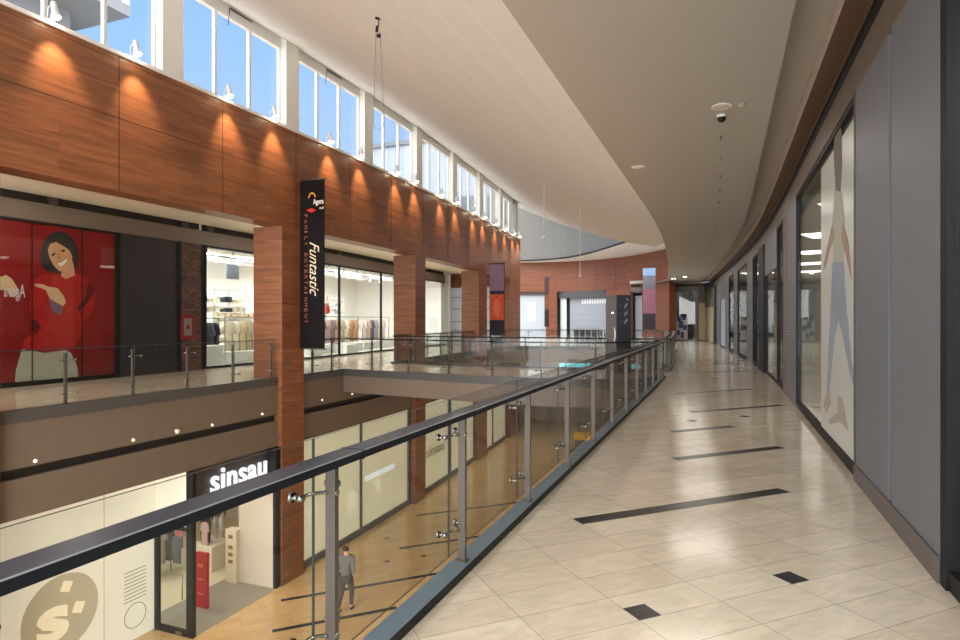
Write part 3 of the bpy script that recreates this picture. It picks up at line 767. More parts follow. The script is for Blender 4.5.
pshape([(40,258),(42,246),(46,238),(52,233),(60,231),(68,234),(74,240),(78,249),(79,260),(77,267),(72,270),(64,273),(54,273),(46,270),(42,265)],.005,HAIR,'hair_print')
pshape([(63,266),(73,262),(75,275),(66,279),(61,276)],.006,SKIN,'neck_print')
pshape([(47.5,250),(50,244),(56,242),(63,246),(69,250),(72,256),(72,262),(69,268),(64,272),(59,271),(54,266),(50,259)],.008,SKIN,'face_print')
pshape([(57,263.5),(61,262),(66,258.5),(67,260),(64,264.5),(60,266.5)],.010,mat('print_smile',(235,225,215),.5),'smile_print')
pshape([(56,263),(61,261.3),(66.3,257.8),(66,258.6),(61,262.2)],.011,mat('print_lip',(150,60,50),.5),'lip_print')
pshape([(50.5,255),(54,252.5),(55.5,254),(52,256.5)],.010,HAIR,'eye_print')
pshape([(60.5,250.5),(64,249.3),(65.5,251),(62,252.2)],.010,HAIR,'eye_print')
pshape([(57,254),(58.5,253.8),(60.5,259.5),(58,260)],.010,mat('print_nose',(182,122,88),.5),'nose_print')
pshape([(34,284),(42,284),(48,286.5),(57,288),(63,295),(66,302),(63,306),(57,303),(50,299),(47,293),(46,290),(36,286.5)],.007,mat('print_hand',(214,176,140),.6),'hand_print')
pshape([(0,277),(6,275),(12,279),(18,289),(17,296),(10,297),(6,290),(0,290)],.007,MATS['print_hand'],'hand_print')
pshape([(48,299),(63,307),(60,316),(52,310)],.006,mat('print_cuff',(110,96,120),.6),'cuff_print')
pshape([(88,281),(95,291),(84,307),(79,311),(77,308),(86,297)],.0055,mat('print_fold',(96,14,16),.6),'fold_print')
pshape([(32,318),(38,322),(41,328),(36,334),(33,330)],.0055,MATS['print_fold'],'fold_print')
b=B(); p0=on_wall(3.5,301,PW); p1=on_wall(25,293,PW)
lettering(b,'Agora',lambda x,y,d:G(p1[0]-x,PW+.008+d,p0[1]+y),0,0,p1[0]-p0[0],.42,bold=.01,th=.002); b.make('logo_reflection',[mat('reflection_white',(214,196,206),.6)],r)  # mirrored name drawn on as a reflection in the glass
b=B(); b.u(PU0,PU1,SW+.0,SW+.012,.12,4.1); b.make('glass_pane',[SHOPG],r)
b=B()
for x in (PU1,): b.u(x-.02,x+.12,SW-.05,SW+.04,.0,4.16)
for px in (32,82): 
    u,_=on_wall(px,300,SW); b.u(u-.008,u+.008,SW+.0,SW+.014,.12,4.1)
b.u(PU0,PU1,SW-.04,SW+.03,.0,.12); b.u(PU0,PU1,SW-.04,SW+.03,4.1,4.16)
b.make('frame',[BLACK],r)
b=B(); b.u(12.62,14.62,SW-.1,SW+.02,0,4.16); tag(b.make('wall_panel',[GREYD]),'dark charcoal wall panel between the red poster and the brick pier','panel')
r=thing('brick_pier',G(15.1,SW,0),'dark red brick pier with a fire cabinet, left of the clothes shop','pier')
b=B(); b.u(14.74,15.56,SW-.1,SW+.04,0,4.16); b.make('brickwork',[BRL],r)
b=B(); b.u(14.62,14.74,SW-.1,SW+.06,0,4.16); b.u(15.56,15.66,SW-.1,SW+.06,0,4.16); b.make('edge_trim',[BLACK],r)
r=thing('fire_cabinet',G(15.0,SW+.06,1.1),'red framed fire alarm cabinet on the brick pier','fire cabinet')
b=B(); b.u(14.7,15.2,SW+.04,SW+.1,1.02,1.82); b.make('case',[mat('fire_red',(120,24,24),.4)],r)
b=B(); b.u(14.8,15.1,SW+.1,SW+.11,1.15,1.7); b.make('door_plate',[mat('plate_grey',(120,112,106),.4)],r)
b=B(); b.u(14.9,15.02,SW+.11,SW+.12,1.35,1.5); b.make('alarm_button',[MATS['fire_red']],r)
# clothes shop shell
b=B(); b.u(38.7,38.8,-24,-16.35,0,4.85); struct(b.make('wall_left',[SHOPW],keep=True))
b=B()
b.u(15.7,39.2,-24.1,-24,0,4.85); b.u(15.6,15.7,-24,SW-.1,0,4.85); struct(b.make('wall_left',[SHOPW],keep=True))
b=B(); b.u(15.7,39.2,-24,SW-.02,.0,.012); struct(b.make('floor',[SHOPF],keep=True))
b=B(); b.u(5,15.6,-26,-16.35,0,4.85); struct(b.make('wall_left',[SHOPW],keep=True))
def upfront(u0,u1,label,mull=(),z1=4.16):
    r=thing('shopfront',G((u0+u1)/2,SW,0),label,'shopfront')
    b=B(); b.u(u0,u1,SW-.05,SW+.03,0,.08); b.u(u0,u1,SW-.05,SW+.03,z1-.06,z1)
    for m in mull: b.u(m-.035,m+.035,SW-.06,SW+.05,0,z1)
    b.make('frame',[BLACK],r)
    g=B(); g.u(u0,u1,SW-.012,SW,.08,z1-.06); g.make('glass_pane',[SHOPG],r)
    return r
upfront(15.7,23.75,'bright clothes shop window left of and behind the front column',(15.75,))
upfront(23.75,37.2,'bright clothes shop window between the black banner and third column',(23.8,27.9,33.5))
# shop furniture
LG=emis('shop_strip_glow',(255,250,240),9)
b=B(); 
TR=[(17,-18),(17,-20.5),(21,-18.5),(25,-18),(25,-20.5),(29,-18.5),(33,-18.5),(33,-21)]
for i,(u,w) in enumerate(TR):
    r=thing('track_light',G(u,w,4.5),'lit ceiling track lamp in the clothes shop, '+['front row, first from left','back row, first from left','front row, second','front row, third','back row, second','front row, fourth','front row, fifth','back row, last'][i],'light','ceiling lights of the clothes shop')
    b=B(); b.u(u-1,u+1,w-.04,w+.04,4.55,4.62); b.make('track',[STEEL],r)
    b=B(); b.u(u-.95,u+.95,w-.03,w+.03,4.52,4.55); b.make('diffuser',[LG],r)
# garments
def make_garment(sleeve=True,L=1.15):
    pts=[(-.05,.0),(-.20,-.06),(-.29,-.45),(-.22,-.47),(-.17,-.22),(-.19,-L),(.19,-L),(.17,-.22),(.22,-.47),(.29,-.45),(.20,-.06),(.05,.0),(0,-.03)]
    b=B()
    tri=tessellate_polygon([[Vector((x,y,0)) for x,y in pts]])
    th=.05
    for s in (-1,1):
        for t in tri: b.q([Vector((pts[i][0],s*th,pts[i][1])) for i in t],[pts[i] for i in t])
    for i in range(len(pts)):
        a=pts[i]; c=pts[(i+1)%len(pts)]
        b.q([(a[0],-th,a[1]),(c[0],-th,c[1]),(c[0],th,c[1]),(a[0],th,a[1])],None,0,True)
    return b
def hanger_mesh():
    b=B(); b.tube([(-.18,0,-.03),(0,0,.04),(.18,0,-.03)],.006,5); b.tube([(0,0,.04),(0,0,.1),(.02,0,.13),(0,0,.15)],.004,5); return b
GC=[(40,46,62),(60,66,78),(34,38,50),(210,196,168),(196,176,140),(178,168,150),(150,160,176),(190,160,150),(186,150,110),(214,206,190),(120,110,112),(170,130,90),(90,86,96),(200,190,196),(226,220,206),(80,90,110)]
def garment(u,w,z,ci,label,rot=None,sc=1):
    rt=thing('hanging_garment',G(u,w,z),label,'garment','garments on the racks of the clothes shop')
    key='cloth_%d'%ci; m=mat(key,GC[ci],.8,var=.15,scale=6)
    b=make_garment(); R=Matrix.Rotation((math.atan2(-SA,CA) if rot is None else rot),4,'Z')
    for i,v in enumerate(b.v): b.v[i]=(R@v)+rt.location
    b.make('shirt',[m],rt)
    h=hanger_mesh()
    for i,v in enumerate(h.v): h.v[i]=(R@v)+rt.location
    h.make('hanger',[STEEL],rt); return rt
def rack(u0,u1,w,z,label):
    r=thing('clothes_rack',G((u0+u1)/2,w,0),label,'rack')
    b=B(); b.u(u0,u1,w-.015,w+.015,z,z+.03); b.make('rail',[CHROME],r)
    for u in (u0,u1):
        b=B(); b.u(u-.015,u+.015,w-.015,w+.015,.0,z); b.make('upright',[CHROME],r)
    b=B(); b.u(u0+.05,u1-.05,w-.35,w+.35,.02,.42); b.make('plinth',[SHOPW],r)
CN=['navy','slate','black blue','cream','tan','beige','pale blue','dusty pink','camel','off white','grey','brown','charcoal','light grey','ivory','denim blue']
def rowg(u0,du,w,z,cis,where):
    for i,ci in enumerate(cis):
        garment(u0+du*i,w,z,ci,'%s top %s, number %s from the left'%(CN[ci],where,['one','two','three','four','five','six','seven','eight','nine','ten','eleven'][i]))
rack(16.2,17.8,-17.6,1.7,'chrome clothes rack of dark tops right of the brick pier')
rowg(16.35,.24,-17.6,1.55,[0,2,15,1,12,0],'on the rack of dark tops')
rack(18.1,20.6,-17.6,1.75,'chrome clothes rack of cream tops left of the front column')
rowg(18.3,.36,-17.6,1.6,[3,9,4,5,14,3,9],'on the rack of cream tops')
rack(22.0,24.2,-18.0,1.8,'chrome clothes rack of grey tops behind the black banner')
rowg(22.2,.4,-18.0,1.65,[10,12,1,15,12],'on the rack behind the black banner')
rack(24.6,28.9,-18.2,1.8,'long chrome clothes rack beyond the bridge corner')
rowg(24.85,.46,-18.2,1.65,[6,15,7,10,8,5,9,11,8],'on the long rack by the bridge')
rack(29.6,33.5,-18.6,1.8,'chrome clothes rack behind the second wood column')
rowg(29.8,.45,-18.6,1.65,[13,9,7,12,6,3,13],'on the rack behind the second column')
def shelf_unit(u0,u1,w,label,cols):
    r=thing('shelf_unit',G((u0+u1)/2,w,0),label,'shelf')
    b=B(); b.u(u0,u0+.04,w-.4,w,0,2.6); b.u(u1-.04,u1,w-.4,w,0,2.6); b.u(u0,u1,w-.42,w-.4,0,2.6)
    for z in (.3,.8,1.3,1.8,2.3): b.u(u0,u1,w-.4,w,z,z+.03)
    b.make('frame',[SHOPW],r)
    n=0
    for z in (.33,.83,1.33,1.83):
        b=B(); k=int((u1-u0)/.45)
        for j in range(k):
            h=.12+.2*((j*7+n*3)%5)/5; x=u0+.1+j*.45; b.u(x,x+.33,w-.36,w-.05,z,z+h)
        b.make('folded_stack',[mat('cloth_%d'%cols[n%len(cols)],GC[cols[n%len(cols)]],.8,var=.15,scale=6)],r); n+=1
shelf_unit(17,21.5,-23.5,'white wall shelf of folded clothes behind the left racks',[0,1,15,12])
shelf_unit(23.5,28,-23.5,'white wall shelf of folded clothes behind the long rack',[3,5,9,4])
shelf_unit(29,34,-23.5,'white wall shelf of folded clothes behind the second column',[12,1,0,10])
# big store posters & ceiling gear in the shop
b=B(); b.u(24.9,25.9,-22.6,-22.5,2.0,3.4); tag(b.make('store_poster',[mat('grey_poster',(214,216,220),.5)]),'pale grey picture board hanging in the clothes shop','poster')
for i,(u,w,c) in enumerate(((17.0,-19.5,'a'),(18.6,-20.5,'b'),(20.0,-19.0,'c'),(25.5,-20,'d'),(27.5,-21,'e'))):
    b=B(); b.u(u-.35,u+.35,w-.03,w+.03,3.35,3.95); tag(b.make('picture_board',[mat('frame_grey',(96,104,114),.5)]),'grey picture frame hung from the clothes shop ceiling, '+['leftmost','second','third','first past the banner','last'][i],'picture frame','grey frames hung in the clothes shop')
for i,(u,w,z) in enumerate(((17.4,-18.2,2.9),(25.2,-19,2.6),(26.9,-18.9,2.6))):
    rr=thing('display_bag',G(u,w,z-.6),'%s display bag hanging above the clothes racks'%['black','red small','red large'][i],'bag')
    m=[BLACK,mat('bag_red',(190,60,50),.5),mat('bag_red',(190,60,50),.5)][i]
    b=B(); b.u(u-.16,u+.16,w-.06,w+.06,z-.6,z-.22); b.make('bag_body',[m],rr)
    b=B(); b.tube([G(u-.14,w,z-.22),G(u-.05,w,z+.15),G(u,w,z+.3),G(u+.05,w,z+.15),G(u+.14,w,z-.22)],.012,5); b.make('strap',[m],rr)
for i,(u,w) in enumerate(((16.6,-17.0),(19.5,-19.5),(23.1,-17.3),(25.8,-17.0))):
    b=B(); b.u(u-.5,u+.5,w-.3,w+.3,.012,.75-.1*i); tag(b.make('display_plinth',[SHOPW]),'white display plinth in the clothes shop, '+['by the brick pier','behind the cream tops','behind the banner','in front of the long rack'][i],'plinth','white plinths of the clothes shop')


# busy ceiling of the clothes shop: ducts, pipes and small lamps
SB=emis('shop_spot_glow',(255,252,245),14)
for i,(w,z) in enumerate(((-17.3,4.35),(-19.6,4.3),(-21.5,4.4))):
    b=B(); b.tube([G(u,w,z) for u in lin(15.9,37,16)],.16-.03*i,10); tag(b.make('air_duct',[mat('duct_white',(206,206,206),.5)]),['thick white duct nearest the window of the clothes shop','white duct in the middle of the clothes shop ceiling','thin white duct at the back of the clothes shop ceiling'][i],'duct')
k=0
for w in (-16.8,-18.8):
    for u in [16.4+1.25*j for j in range(14)]:
        p=G(u,w,3.98)
        r=thing('shop_spotlight',p,'small lit spotlight on the ceiling rail of the clothes shop','light','small spotlights of the clothes shop')
        b=B(); b.lathe(p,[(0,.2),(.045,.2),(.05,.0),(.0,-.0)],8); b.make('lamp_body',[WFRAME],r)
        b=B(); b.lathe(p,[(0,-.03),(.035,-.02),(.045,0)],8); b.make('lamp_lens',[SB],r)
    b=B(); b.u(16,34,w-.03,w+.03,4.18,4.22); tag(b.make('lamp_rail',[BLACK]),['black lamp rail nearest the window of the clothes shop','black lamp rail farther inside the clothes shop'][k],'rail'); k+=1
def grid_rack(u0,u1,w,label,cols):
    r=thing('display_rack',G((u0+u1)/2,w,0),label,'rack')
    b=B()
    for u in lin(u0,u1,3): b.u(u-.02,u+.02,w-.02,w+.02,.0,2.9)
    for z in (1.95,2.35,2.88): b.u(u0,u1,w-.16,w+.16,z,z+.03)
    b.make('frame',[SHOPW],r)
    n=int((u1-u0)/.34)
    for z in (1.98,2.38):
        for j in range(n):
            b=B(); x=u0+.06+j*.34; h=.12+.16*((j*5+int(z*3))%4)/4; b.u(x,x+.24,w-.12,w+.12,z,z+h); ci=cols[(j+int(z*10))%len(cols)]
            b.make('folded_item',[mat('cloth_%d'%ci,GC[ci],.8,var=.15,scale=6)],r)
grid_rack(16.0,18.0,-19.0,'white display rack with folded items behind the dark tops',[0,2,12,15])
grid_rack(18.4,20.8,-19.2,'white display rack with folded items behind the cream tops',[3,14,1,0])
grid_rack(24.2,27.4,-20.0,'white display rack with folded items behind the long rack',[6,13,9,1,12])
grid_rack(27.8,31.0,-20.4,'white display rack with folded items partly behind the second column',[13,6,10,9])
# far stretch of the opposite gallery past the shop
b=B(); b.u(37.3,39.3,SW-.5,SW-.3,0,4.85); struct(b.make('wall_left',[SHOPW],keep=True))

# ================================================================ BANNERS
def banner(u,w0,w1,z0,z1,label,mats_,fn):
    r=thing('hanging_banner',G(u,(w0+w1)/2,z0),label,'banner')
    b=B(); b.u(u-.012,u+.012,w0,w1,z0,z1); b.make('cloth',[mats_],r)
    for z in (z0-.02,z1+.01):
        b=B(); b.tube([G(u,w0-.06,z),G(u,w1+.08,z)],.018,8); b.make('pole',[STEEL],r)
    fn(r,lambda x,y,d:G(u-.013-d,w0+x,z0+y)); return r
BN=mat('banner_black',(14,10,12),.7,spec=.2)
def b1(r,f):
    W_=.86; 
    b=B(); lettering(b,'Funtastic',lambda x,y,d:f(.34+y,3.05-x,d),0,0,1.55,.32,shear=.5,bold=-.004,th=.004); b.make('script_lettering',[mat('letter_cream',(240,224,196),.5)],r)
    
    yy=3.86
    for ch in 'FAMILY ENTERTAINMENT':
        if ch!=' ':
            b=B(); lettering(b,ch,lambda x,y,d:f(.15+y,yy-x,d),0,0,.045 if ch=='I' else .1,.11,th=.004); b.make('copper_letter',[mat('letter_copper',(150,80,60),.5)],r)
        yy-=.160
    b=B()
    pts=[];c=(.42,4.18)
    for t in lin(math.radians(35),math.radians(150),10): pts.append((c[0]+.16*math.cos(t)*1.0,c[1]+.30*math.sin(t)))
    inner=[(c[0]+(x-c[0])*.78,c[1]+(y-c[1])*.86-.0) for x,y in reversed(pts)]
    b.poly(pts+inner,f,.004); b.make('logo_arc',[mat('logo_yellow',(232,160,50),.5)],r)
    b=B(); lettering(b,'Agora',f,.46,4.08,.36,.20,bold=.015,th=.006); b.make('logo_name',[mat('letter_white',(240,236,230),.5)],r)
    b=B(); lettering(b,'mall',f,.68,3.98,.14,.07,th=.006); b.make('logo_word',[MATS['letter_white']],r)
    b=B(); b.poly([(.22,3.98),(.4,4.03),(.56,3.96),(.42,3.90),(.3,3.93)],f,.004); b.make('logo_swoosh',[mat('logo_red',(200,40,36),.5)],r)
banner(14.65,-11.44,-10.60,.84,5.67,'tall black banner with cream script and roof logo on the front column',BN,b1)
def b2(r,f):
    b=B(); b.poly([(0.0,2.9),(.85,2.9),(.85,4.35),(0,4.35)],f,.003); b.make('lilac_field',[mat('banner_lilac',(130,104,138),.6)],r)
    b=B(); b.poly([(0.02,1.3),(.83,1.3),(.83,2.7),(.02,2.7)],f,.004); b.make('orange_picture',[mat('banner_orange',(204,84,44),.6,var=.6,scale=5)],r)
    b=B(); pts=[(.42+.2*math.cos(t),1.95+.5*math.sin(t)) for t in lin(0,6.1,14)]; b.poly(pts,f,.006); b.make('arch_picture',[mat('banner_peach',(220,110,84),.6,var=.4,scale=9)],r)
    b=B(); lettering(b,'Agora',f,.1,.32,.55,.16,th=.006); b.make('lettering',[MATS['letter_white']],r)
banner(31.6,-11.3,-10.42,.35,4.75,'banner with lilac top and orange picture beyond the third column',mat('banner_navy',(28,30,48),.6),b2)

# ================================================================ LOWER LEVEL FRONTS
HW=-12.75
r=thing('hoarding',G(8,HW,GZ),'cream hoarding with a big round logo beside the ground floor clothes shop','hoarding')
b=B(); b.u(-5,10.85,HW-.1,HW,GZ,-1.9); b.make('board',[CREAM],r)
b=B()
for px in (104,):
    u,_=on_wall(px,600,HW); b.u(u-.01,u+.01,HW,HW+.004,GZ,-1.9)
b.u(5.6,5.62,HW,HW+.004,GZ,-1.9); b.make('seam',[TAUPEP],r)
cu,czz=8.62,-4.42
b=B(); pts=[(cu+.8*math.cos(t),czz+.8*math.sin(t)) for t in lin(0,2*math.pi*39/40,39)]; b.poly(pts,lambda u,z,d:G(u,HW+d,z),.004); b.make('round_logo',[TAUPEP],r)
b=B(); lettering(b,'s',lambda x,y,d:G(cu-.50+x,HW+.004+d,czz-.52+y),0,0,.66,.72,bold=.04,th=.004)
for (x,y,s_) in ((.36,-.02,.15),(.10,.52,.14)): b.poly([(cu+x-s_,czz+y-s_*.4),(cu+x+s_*.4,czz+y-s_),(cu+x+s_,czz+y+s_*.4),(cu+x-s_*.4,czz+y+s_)],lambda u,z,d:G(u,HW+.004+d,z),.004)
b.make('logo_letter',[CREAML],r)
b=B()
for u0,u1 in ((10.05,10.62),(6.6,7.35)):
    for k in range(9): b.u(u0,u1,HW,HW+.006,-4.85+k*.085,-4.835+k*.085)
    c=( (u0+u1)/2,-5.22)
    b.tube([G(c[0]+.28*math.cos(t),HW+.004,c[1]+.28*math.sin(t)) for t in lin(0,2*math.pi*23/24,23)],.008,5,closed=True)
b.make('vent_print',[mat('vent_line',(120,114,92),.6)],r)
# glass side of the recessed entrance
r=thing('glass_door',G(10.85,-12.1,GZ),'black framed glass side door of the ground floor clothes shop','door')
b=B(); w0,w1=-12.72,-11.5
b.u(10.82,10.9,w0,w0+.13,GZ,-3.2); b.u(10.82,10.92,w1-.2,w1,GZ,-1.9); b.u(10.82,10.9,w0,w1,GZ,GZ+.14); b.u(10.82,10.9,w0,w1,-3.3,-3.2); b.make('frame',[BLACK],r)
b=B(); b.u(10.83,10.89,w0,w1-.2,-3.2,-1.9); b.make('transom_panel',[CREAM],r)
b=B(); b.u(10.85,10.865,w0+.13,w1-.2,GZ+.14,-3.3); b.make('glass_pane',[SHOPG],r)
b=B(); b.tube([G(10.8,w1-.3,-4.9),G(10.8,w1-.3,-4.3)],.015,8); b.make('door_handle',[CHROME],r)
b=B(); b.u(10.78,10.92,w1-.5,w1-.3,GZ+.02,GZ+.12); b.make('floor_hinge',[CHROME],r)
# shop room
b=B(); b.u(10.9,13.87,-13.4,-11.5,GZ,GZ+.006); struct(b.make('floor',[CARPET],keep=True))
b=B(); b.u(5,18,-19.1,-19,GZ,-1.9); b.u(13.67,13.87,-12.8,-11.6,GZ,-3.1); b.u(13.87,18,-12.9,-12.8,GZ,-1.9); b.u(17.9,18,-19,-12.9,GZ,-1.9); b.u(5,5.1,-19,-12.9,GZ,-1.9); struct(b.make('wall_left',[mat('shop_beige',(206,194,176),.6)],keep=True))
b=B(); b.u(5,17.9,-19,-13.3,GZ+.0,GZ+.009); struct(b.make('floor',[mat('pale_shop_floor',(214,202,170),.5)],keep=True))
b=B(); b.u(13.68,13.87,-11.75,-11.5,GZ,-1.9); tag(b.make('frame_post',[BLACK]),'black steel frame post left of the front wood column, ground floor','post')
# shop sign
r=thing('shop_sign',G(12.5,-11.8,-3.1),'dark sign panel with glowing white shop name on the ground floor','sign')
b=B(); b.u(11.15,13.85,-11.95,-11.83,-3.1,-1.9); b.make('sign_board',[mat('sign_dark',(76,70,76),.4)],r)
b=B()
b.make('x',[BLACK],r)
LW=emis('letter_glow',(255,255,255),.75)
lb=B(); lettering(lb,'sinsau',lambda x,y,d:G(11.64+x,-11.80+d,-2.64+y),0,0,1.98,.56,bold=.016,spacing=1.08,th=.05); lb.make('glowing_letters',[LW],r)
# shop contents
def gp(px,py): return at_z(px,py,GZ)
def person_like(r,u,w,z0,h,top,leg,skin,name='mannequin'):
    c=G(u,w,z0)
    def L(x,y,z): return c+Vector((x,y,z))*h
    b=B(); b.tube([L(-.055,0,.02),L(-.06,0,.27),L(-.045,0,.5)],[.028*h,.04*h,.055*h],10); b.tube([L(.055,.03,.02),L(.06,.01,.27),L(.045,0,.5)],[.028*h,.04*h,.055*h],10); b.make('legs',[leg],r)
    b=B(); b.tube([L(0,0,.46),L(0,0,.56),L(0,0,.68),L(0,0,.79),L(0,0,.83)],[.085*h,.072*h,.088*h,.1*h,.04*h],14)
    for s_ in (-1,1): b.tube([L(s_*.09,0,.79),L(s_*.125,0,.64),L(s_*.12,.04,.49)],[.034*h,.028*h,.022*h],8)
    b.make('clothes',[top],r)
    b=B(); b.tube([L(0,0,.82),L(0,0,.87)],.025*h,10); b.lathe(L(0,0,.935),[(0,-.07*h),(.035*h,-.05*h),(.045*h,0),(.04*h,.04*h),(0,.065*h)],12)
    for s_ in (-1,1): b.tube([L(s_*.12,.04,.49),L(s_*.12,.045,.44)],[.016*h,.012*h],6)
    b.make('body',[skin],r)
u,w=gp(213,571)
r=thing('display_podium',G(u,w,GZ),'pale wood podium with mannequins inside the ground floor shop','podium')
b=B(); b.u(u-.15,u+.75,w-.7,w+.1,GZ,GZ+.75); b.make('box',[mat('podium_wood',(222,212,190),.5,var=.08,scale=3)],r)
pu,pw=u,w
SK=mat('mannequin_black',(40,38,40),.35)
for i,(du,dw,cl,lg,lab) in enumerate(((.05,-.35,(52,50,54),(60,60,66),'mannequin in a dark checked dress on the podium'),(.5,-.3,(100,96,88),(210,200,190),'mannequin with a grey top on the podium, right'))):
    r=thing('mannequin',G(pu+du,pw+dw,GZ+.75),lab,'mannequin'); person_like(r,pu+du,pw+dw,GZ+.75,1.55,mat('mq_top%d'%i,cl,.8,var=.3,scale=12),mat('mq_leg%d'%i,lg,.7),SK)
u,w=gp(199,606)
b=B(); b.u(u-.06,u+.02,w-.05,w+.33,GZ,GZ+1.42); r=thing('red_stand',G(u,w,GZ),'narrow red sale board standing at the ground floor shop entrance','sign')
b.make('board',[mat('sale_red',(176,30,44),.45)],r)
b=B()
for z in (.35,.72,1.05,1.1): b.u(u-.064,u-.06,w+.02,w+.2,GZ+z,GZ+z+.03)
b.make('stripe',[mat('sale_gold',(220,130,80),.5)],r)
u,w=gp(234,583)
r=thing('cardboard_display',G(u,w,GZ),'tall pale cardboard display with small prints inside the shop','display')
b=B(); b.u(u-.03,u+.22,w-.28,w+.1,GZ,GZ+1.5); b.make('column_box',[mat('card_pale',(216,200,172),.6)],r)
b=B()
for z in (.55,.75,.95,1.25): b.u(u-.034,u-.03,w-.18,w-.02,GZ+z,GZ+z+.1)
b.make('print',[mat('card_print',(150,100,70),.6)],r)
for px,py,ci,sc_,lab in ((177,536,15,.66,'denim jacket hanging behind the glass side door of the ground floor shop'),(180,527,16,.5,'pink and red top hanging above the denim jacket in the ground floor shop'),(205,522,7,.6,'dusty pink top hanging left of the podium mannequins')):
    if len(GC)==16: GC.append((214,84,90)); CN.append('pink red')
    u,z=on_wall(px,py,-14.3); rr=garment(u,-14.3,z,ci,lab,sc=sc_); rr['group']='garments in the ground floor shop'; rr.scale=(sc_,sc_,sc_)
    b=B(); b.tube([G(u,-14.3,z+.09),G(u,-14.3,-1.91)],.006,5); tag(b.make('hanging_wire',[STEEL]),'thin wire from the shop ceiling holding the '+lab.split(' hanging')[0],'wire')
rackz=GZ+1.55
for i,(uu,ww,ci) in enumerate(((11.4,-17.3,7),(11.8,-17.3,3),(12.2,-17.3,12),(12.6,-17.3,1),(12.95,-17.3,2),(12.5,-15.2,10),(12.8,-15.2,12),(13.1,-15.2,7),(13.35,-15.2,2))):
    rr=garment(uu,ww,rackz,ci,CN[ci]+' top on a rail deep in the ground floor shop, '+['back rail, leftmost','back rail, second','back rail, third','back rail, fourth','back rail, last','side rail, first','side rail, second','side rail, third','side rail, last'][i]); rr['group']='garments in the ground floor shop'
for (a_,b_,ww,lab) in ((11.2,13.1,-17.3,'chrome back rail deep in the ground floor shop'),(12.3,13.5,-15.2,'chrome side rail by the beige wall of the ground floor shop')):
    rr=thing('clothes_rack',G(a_,ww,GZ),lab,'rack')
    b=B(); b.u(a_,b_,ww-.015,ww+.015,rackz+.14,rackz+.17); b.make('rail',[CHROME],rr)
    for uu in (a_,b_):
        b=B(); b.u(uu-.015,uu+.015,ww-.015,ww+.015,GZ,rackz+.14); b.make('upright',[CHROME],rr)
# lit closed fronts beyond the column
r_=None
LFW=-11.68
def lower_front(u0,u1,label,mull=()):
    r=thing('shopfront',G((u0+u1)/2,LFW,GZ),label,'shopfront','closed cream shopfronts on the ground floor')
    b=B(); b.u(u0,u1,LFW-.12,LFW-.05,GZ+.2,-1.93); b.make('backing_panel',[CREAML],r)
    b=B(); b.u(u0,u1,LFW-.1,LFW+.04,GZ,GZ+.2); b.u(u0,u1,LFW-.1,LFW+.03,-1.93,-1.87)
    for m in (u0,u1)+tuple(mull): b.u(m-.03,m+.03,LFW-.1,LFW+.03,GZ,-1.9)
    b.make('frame',[CURB],r)
    g=B(); g.u(u0,u1,LFW-.02,LFW-.01,GZ+.2,-1.93); g.make('glass_pane',[SHOPG],r)
    return r
f1=lower_front(14.9,21.9,'cream lit shopfront right of the front column, ground floor',(18.28,))
f2=lower_front(23.15,30.0,'cream lit shopfront past the second column, ground floor',(26.5,))
lower_front(31.1,36.5,'cream lit shopfront past the third column, ground floor',(33.5,))
u,z=on_wall(427,459,LFW)
lb=B(); lettering(lb,'sinsau',lambda x,y,d:G(u+x,LFW-.045+d,z+y),0,0,2.1,.45,bold=.02,th=.01); lb.make('faint_lettering',[mat('faint_letters',(196,190,165),.5)],f2)
b=B(); b.u(18.6,20.8,LFW-.049,LFW-.045,-4.05,-3.85); b.make('pale_stripe',[emis('pale_stripe',(255,252,244),.5)],f1)

# passer-by on the ground floor
def skin_body(name,verts,edges,radii,m,parent,sub=2):
    me=bpy.data.meshes.new('sk'); me.from_pydata(verts,edges,[]); o=bpy.data.objects.new('sk',me); COL.objects.link(o)
    md=o.modifiers.new('s','SKIN'); 
    lay=me.skin_vertices[0].data if me.skin_vertices else None
    if lay is None:
        import bmesh
        bm=bmesh.new(); bm.from_mesh(me); bm.verts.layers.skin.verify(); bm.to_mesh(me); bm.free(); lay=me.skin_vertices[0].data
    for i,r_ in enumerate(radii): lay[i].radius=(r_,r_)
    lay[0].use_root=True
    sb=o.modifiers.new('u','SUBSURF'); sb.levels=sub; sb.render_levels=sub
    dg=bpy.context.evaluated_depsgraph_get(); nm=bpy.data.meshes.new_from_object(o.evaluated_get(dg)); bpy.data.objects.remove(o)
    nm.materials.clear(); nm.materials.append(m)
    for p in nm.polygons: p.use_smooth=True
    nm.name=name; q=bpy.data.objects.new(name,nm); COL.objects.link(q); q.parent=parent; return q
pu,pw=at_z(346,611,GZ); pc=G(pu,pw,GZ)
r=thing('person',pc,'person in grey jacket and dark trousers walking on the ground floor','person')
r.rotation_euler=(0,0,-A+.2)
SKN=mat('person_skin',(196,150,120),.6)
V=[(0,0,.93),(0,0,1.12),(0,.01,1.32),(0,.02,1.43),(0,.04,1.55),(0,.05,1.63), (.09,0,.88),(.1,.16,.5),(.1,.08,.09),(.1,.2,.05), (-.09,0,.88),(-.1,-.04,.5),(-.1,-.28,.14),(-.1,-.2,.05),
   (.18,0,1.37),(.22,-.08,1.12),(.22,-.02,.9),(-.18,0,1.37),(-.22,.06,1.12),(-.21,.18,.93)]
Ed=[(0,1),(1,2),(2,3),(3,4),(4,5),(0,6),(6,7),(7,8),(8,9),(0,10),(10,11),(11,12),(12,13),(2,14),(14,15),(15,16),(2,17),(17,18),(18,19)]
Rd=[.1,.08,.1,.05,.085,.07,.09,.06,.04,.035,.09,.06,.04,.035,.06,.045,.03,.06,.045,.03]
skin_body('body',V,Ed,Rd,SKN,r)
